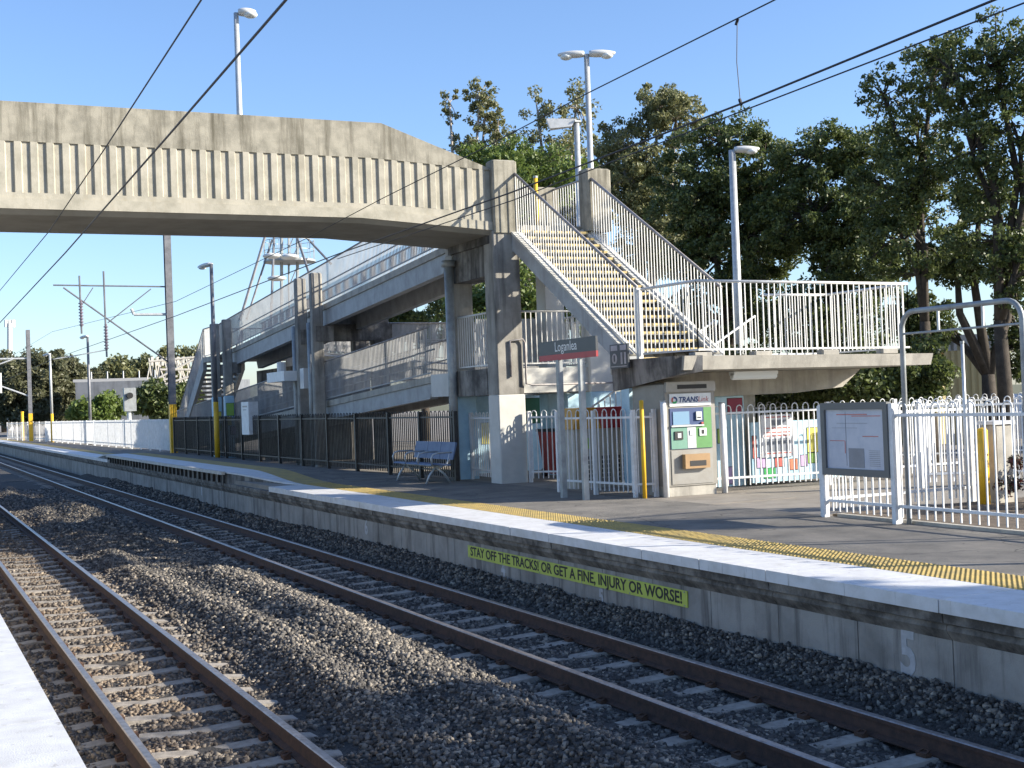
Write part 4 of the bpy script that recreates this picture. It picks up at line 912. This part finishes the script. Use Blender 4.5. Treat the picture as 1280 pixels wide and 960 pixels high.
# parked car glimpsed behind fences
def car(label,cx,cy,rot,paint):
    t=thing('parked_car',label,'car',(cx,cy,0)); Mx=Matrix.Translation((cx,cy,0))@Matrix.Rotation(rot,4,'Z')
    def tr(b): b.v=[tuple(Mx@Vector(p)) for p in b.v]; return b
    b=MB(); prof=[(-2.15,.35),(2.1,.3),(2.2,.55),(2.1,.8),(1.1,.95),(.5,1.38),(-.9,1.42),(-1.7,1.0),(-2.15,.95)]; b.prism(prof,'y',-.85,.85); part(tr(b),'body',paint,t)
    b=MB(); b.prism([(1.02,.97),(.47,1.32),(-.87,1.36),(-1.55,1.0)],'y',-.856,.856); part(tr(b),'side_windows',M['darkglass'],t)
    for x in (-1.35,1.35):
        for s in (-.8,.8):
            b=MB(); b.tube([(x,s-.1,.32),(x,s+.1,.32)],.32,16); wv=part(tr(b),'wheel',M['tyre'],t); b=MB(); b.tube([(x,s-.105,.32),(x,s+.105,.32)],.18,12); sub(tr(b),'rim',M['galv'],wv)
    return t
car('white parked car behind the forecourt fences, seen below the arched frame',26.5,24.5,.2,M['carwhite'])
car('dark parked car in the shade behind the painted pier',18.0,34.0,.1,M['mnavy'])
bk=thing('concrete_bollard','grey brown square pedestal in the garden bed behind the right fence','pedestal',(14.15,14.05,0)); b=MB(); b.cbox(13.98,14.3,13.9,14.2,0,1.12,.02); part(b,'block',M['conc'],bk); b=MB(); b.box(13.95,14.33,13.87,14.23,1.122,1.17); part(b,'cap',M['coping'],bk)
b=thing('yellow_bollard','yellow bollard beside the pedestal in the garden bed','bollard',(13.78,13.95,0)); q=MB(); q.tube([(13.78,13.95,0),(13.78,13.95,1.05)],.075,12); part(q,'shaft',M['yellowp'],b,smooth=True); q=MB(); q.ell((13.78,13.95,1.05),.075,.075,.04,12,4); part(q,'cap',M['yellowp'],b)

# ---------------------------------------------------------------- banner and painted numbers on the platform wall
bnr=MB(); bnr.box(7.585,7.598,11.98,17.9,-.565,-.39)
bo=bnr.build('warning_banner',M['signyel']); tag(bo,'long yellow green warning banner fixed to the platform wall','banner')
for k in range(6):
    for z in (-.405,-.55):
        yb_=12.03+k*1.164; q=MB(); q.tube([(7.585,yb_,z),(7.580,yb_,z)],.009,8); sub(q,'fixing_bolt',M['galvd'],bo)
t_=text_mesh('STAY OFF THE TRACKS! OR GET A FINE, INJURY OR WORSE!',.18,M['ink'],face_mat((7.583,14.94,-.477),(0,-1,0),(0,0,1)),'lettering',bo,extrude=.001,offset=.004)
bbx=[v.co.y for v in t_.data.vertices]; sc_=5.72/(max(bbx)-min(bbx))
for v in t_.data.vertices: v.co.y=14.94+(v.co.y-(max(bbx)+min(bbx))/2)*sc_
def painted(s,y,z,size,label,off=.01,sx=1.0):
    c=text_mesh(s,size,M['graywhite'],face_mat((7.597,y,z),(0,-1,0),(0,0,1)),'painted_number',None,extrude=.001,offset=off,sx=sx) if False else None
    h=bpy.data.objects.new('tmp',None)
    o=text_mesh(s,size,M['graywhite'],face_mat((7.597,y,z),(0,-1,0),(0,0,1)),'painted_number',h,extrude=.001,offset=off,sx=sx); o.parent=None; bpy.data.objects.remove(h)
    tag(o,label,'painted number')
painted('6',22.55,-.47,.36,'white painted number 6 on the platform wall left of the banner')
painted('5',8.62,-.54,.52,'large faded white painted number 5 on the wall near the right edge',.014,.8)
painted('5',13.9,-.68,.24,'small faded white painted number 5 just below the banner',.008)
painted('4',16.7,-.64,.26,'smeared white painted mark below the left end of the banner',.012)
painted('I',36.5,-.42,.40,'short white painted stroke on the far wall under the raised section',.03)

# ---------------------------------------------------------------- trees
def leaves(name,cent,rad,per,size,m,parent,seed,flat_=.75):
    r=np.random.default_rng(seed); cent=np.asarray(cent); rad=np.asarray(rad)
    n=per*len(cent); ci=np.repeat(np.arange(len(cent)),per)
    d=r.normal(size=(n,3)); d/=np.linalg.norm(d,axis=1)[:,None]; rr=r.random(n)**(1/2.2)
    p=cent[ci]+d*(rr*rad[ci])[:,None]*np.array([1,1,flat_])
    a=r.normal(size=(n,3)); a/=np.linalg.norm(a,axis=1)[:,None]; b=r.normal(size=(n,3)); b-=a*(a*b).sum(1)[:,None]; b/=np.linalg.norm(b,axis=1)[:,None]
    s=size*r.uniform(.6,1.3,n)[:,None]
    V=np.stack([p-a*s*.55,p+b*s*.28,p+a*s*.55,p-b*s*.28],1).reshape(-1,3)
    F=(4*np.arange(n)[:,None]+np.arange(4)[None])
    o=bigmesh(name,V,F,m); put(o,parent); return o
def tree(label,base,blobs,m='lfig',bark='bark',nclump=60,per=220,size=.14,crad=.55,seed=0,group=None,tr=.2,name='tree',cat='tree',gap=.35,limbs=True):
    """blobs: list of (centre, (rx,ry,rz)) volumes the crown fills"""
    r=random.Random(seed); base=Vector(base); t=thing(name,label,cat,base,group)
    vols=[rx*ry*rz for _,(rx,ry,rz) in blobs]; tot=sum(vols); C=[];Rr=[]
    for (c,(rx,ry,rz)),v in zip(blobs,vols):
        for k in range(max(4,int(nclump*v/tot))):
            while True:
                d=Vector((r.uniform(-1,1),r.uniform(-1,1),r.uniform(-1,1)))
                if gap<d.length<1: break
            C.append(Vector(c)+Vector((d.x*rx,d.y*ry,d.z*rz))); Rr.append(crad*r.uniform(.5,1.35))
    tk=MB(); top=sum((Vector(c) for c,_ in blobs),Vector())/len(blobs)
    hubs=[]
    fork=base.lerp(Vector((base.x+(top.x-base.x)*.3,base.y+(top.y-base.y)*.3,top.z)),.45)
    tk.tube([base-Vector((0,0,.2)),base.lerp(fork,.5)+Vector((r.uniform(-.1,.1),r.uniform(-.1,.1),0)),fork],[tr*1.25,tr,tr*.8],8)
    for (c,_) in blobs:
        c=Vector(c); mid=fork.lerp(c,.5)+Vector((r.uniform(-.4,.4),r.uniform(-.4,.4),r.uniform(0,.5))); tk.tube([fork,mid,c],[tr*.7,tr*.45,tr*.25],6); hubs.append(c); hubs.append(mid)
    if limbs:
        for k,c in enumerate(C):
            if k%2==0:
                h=min(hubs,key=lambda q:(q-c).length); mid=h.lerp(c,.5)+Vector((0,0,r.uniform(-.1,.3))); tk.tube([h,mid,c],[tr*.17,tr*.11,tr*.05],4,False)
    part(tk,'trunk',M[bark],t,smooth=True)
    leaves('crown',[tuple(c) for c in C],Rr,per,size,M[m],t,seed+11)
    return t
def G(px,D,z=0): p=W(px,500,D); return (p.x,p.y,z)
def B(px,py,D,rp,rz): # blob centred on a direction at true distance, radius in pixels of width / height at that distance
    k=D/1650*1.02; return (tuple(W(px,py,D)),(rp*k,rp*k,rz*k))
tree('tall thin gum tree with separate tufts rising above the end of the bridge parapet',G(592,62),[B(562,128,62,13,26),B(600,118,62,24,20),B(622,160,62,16,26),B(606,150,62,22,24),B(578,188,62,26,20),B(618,190,62,24,22),B(600,230,62,46,20)],'lgum','barkpale',260,42,.16,.24,1,'trees behind the stairs',.2,gap=.1)
tree('broad gum tree behind the boxy street lamp',G(690,58),[B(672,140,58,26,30),B(720,135,58,30,32),B(650,195,58,50,28),B(715,205,58,55,36),B(690,260,58,80,40),B(690,330,58,80,45),B(740,240,58,60,50),B(640,250,58,60,40)],'lgum','barkpale',750,75,.15,.36,2,'trees behind the stairs',.22,gap=.15)
tree('rounded olive gum tree right of the double headed lamp',G(810,54),[B(775,180,54,36,34),B(820,135,54,34,32),B(845,150,54,40,36),B(800,225,54,60,40),B(840,290,54,70,55)],'lgum','barkpale',700,80,.14,.34,3,'trees behind the stairs',.2,gap=.15)
tree('bright green bushy tree just behind the end of the bridge',G(640,48),[B(628,205,48,55,22),B(690,215,48,50,26),B(650,240,48,60,25)],'lgreen','bark',60,220,.17,.6,4,'trees behind the stairs',.18)
tree('dark dense fig tree behind the single headed lamp',G(915,40),[B(900,175,40,60,30),B(880,240,40,75,55),B(950,230,40,70,60),B(920,310,40,90,60),B(900,400,40,80,60)],'lfig','bark',520,130,.12,.34,5,'trees behind the stairs',.2,gap=.2)
tree('dark fig tree behind the right half of the raised landing',G(1035,38),[B(1020,190,38,55,35),B(1075,200,38,50,45),B(1020,270,38,75,60),B(1080,300,38,70,70),B(1040,400,38,80,60)],'lfig','bark',560,130,.11,.31,6,'trees behind the stairs',.18,gap=.2)
tree('tall airy tree with its trunk just right of the landing slab',G(1162,31),[B(1105,120,31,35,35),B(1150,190,31,60,60),B(1130,300,31,55,55),B(1165,100,31,40,50),B(1120,240,31,60,50)],'lfig','bark',300,75,.095,.24,7,'trees behind the stairs',.15,gap=.15)
tree('tallest dark tree filling the upper right corner',G(1252,30),[B(1190,90,30,50,50),B(1245,80,30,50,60),B(1275,180,30,60,70),B(1215,190,30,45,60),B(1250,300,30,60,60),B(1300,90,30,50,60),B(1290,350,30,45,60)],'lfig','bark',400,75,.095,.24,8,'trees behind the stairs',.17,gap=.15)
tree('twin trunked dark tree at the right edge beyond the arch frame',G(1238,33),[B(1225,250,33,30,30),B(1195,320,33,36,34),B(1262,330,33,34,36),B(1150,400,34,40,34),B(1272,430,34,28,40)],'lfig','bark',320,100,.095,.25,9,'trees behind the stairs',.2,gap=.1)
tree('dark shrub mass below the landing slab at right',G(1110,29),[B(1060,480,29,70,32),B(1130,470,29,50,38),B(1165,455,29,20,26)],'lfig','bark',120,230,.11,.36,10,'shrubs behind the fences',.08,name='shrub',cat='shrub')
tree('green tree seen between the bridge piers',G(700,46),[B(660,360,46,70,50),B(720,390,46,60,50),B(600,400,46,60,40)],'lgreen','barkpale',90,220,.16,.6,12,'trees behind the stairs',.2)
tree('dark tree seen under the upper ramp beside the drainpipe',G(530,62),[B(520,395,62,60,28),B(455,420,62,60,24),B(570,380,62,40,40)],'lfig','bark',70,200,.2,.7,13,'trees behind the stairs',.2)
tree('dark hedge like shrubs under the raised landing behind the mural',G(960,30),[B(960,500,30,60,25),B(1010,510,30,50,22),B(900,480,30,60,30)],'lfig','bark',70,200,.12,.4,14,'shrubs behind the fences',.08,name='shrub',cat='shrub')
rb_=tree('red leaved flowering shrub in the garden bed behind the right fence',(13.75,12.9,0),[((13.6,13.05,.40),(.4,.35,.36)),((14.1,12.7,.5),(.5,.5,.45)),((14.6,13.0,.6),(.5,.6,.5))],'lred','bark',60,90,.06,.16,15,None,.02,name='shrub',cat='shrub')
# far left group
tree('large rounded tree at the far left edge behind the distant mast',G(30,150),[B(30,490,150,38,38),B(50,470,150,28,26)],'lfar','bark',150,230,.42,1.1,20,'distant trees at left',.4)
tree('pointed distant tree between the two far lamp posts',G(75,155),[B(75,470,155,22,30),B(62,500,155,30,28),B(92,485,155,18,30)],'lfar','bark',130,230,.42,1.1,21,'distant trees at left',.4)
tree('low distant tree line behind the warehouse roof',G(120,190),[B(112,478,190,26,14),B(135,482,190,22,10)],'lfar','bark',70,220,.5,1.2,22,'distant trees at left',.3)
tree('open crowned distant gum tree right of the hanging insulators',G(150,165),[B(145,455,165,12,12),B(160,470,165,20,12),B(180,460,165,14,14)],'lgum','barkpale',60,150,.42,1.0,23,'distant trees at left',.3,gap=.1)
tree('small distant gum tree behind the near catenary mast',G(212,165),[B(206,445,165,8,7),B(236,442,165,10,6),B(215,462,165,22,14)],'lgum','barkpale',50,150,.42,.9,24,'distant trees at left',.3,gap=.1)
tree('sunlit round green shrub in front of the warehouse wall',G(122,105),[B(112,516,105,18,11),B(133,512,105,16,14)],'lgreen','bark',50,200,.35,.8,25,'shrubs behind the fences',.15,name='shrub',cat='shrub')
tree('dark shrub beyond the white fence, left of the near mast',G(185,98),[B(188,508,98,16,16),B(205,500,98,25,20),B(232,500,98,18,22)],'lfig','bark',70,200,.35,.8,26,'shrubs behind the fences',.15,name='shrub',cat='shrub')
tree('distant olive tree mass beyond the platform end at far left',G(5,190),[B(-10,480,190,30,40),B(8,500,190,26,30)],'lfar','bark',90,220,.5,1.2,27,'distant trees at left',.4)
# trees beside the station to the right of the photograph: they throw the dappled shade on the tracks
tree('street tree off to the right of the platform',(17.5,-2.0,0),[((17,-2.6,5.2),(1.8,2.4,.8)),((17.2,1.2,5.4),(1.9,2.2,.7)),((18,-7,5.6),(2,3,1.5))],'lfig','bark',170,230,.18,.6,31,'trees behind the stairs',.2,gap=.0)
print('objects',len(bpy.data.objects))
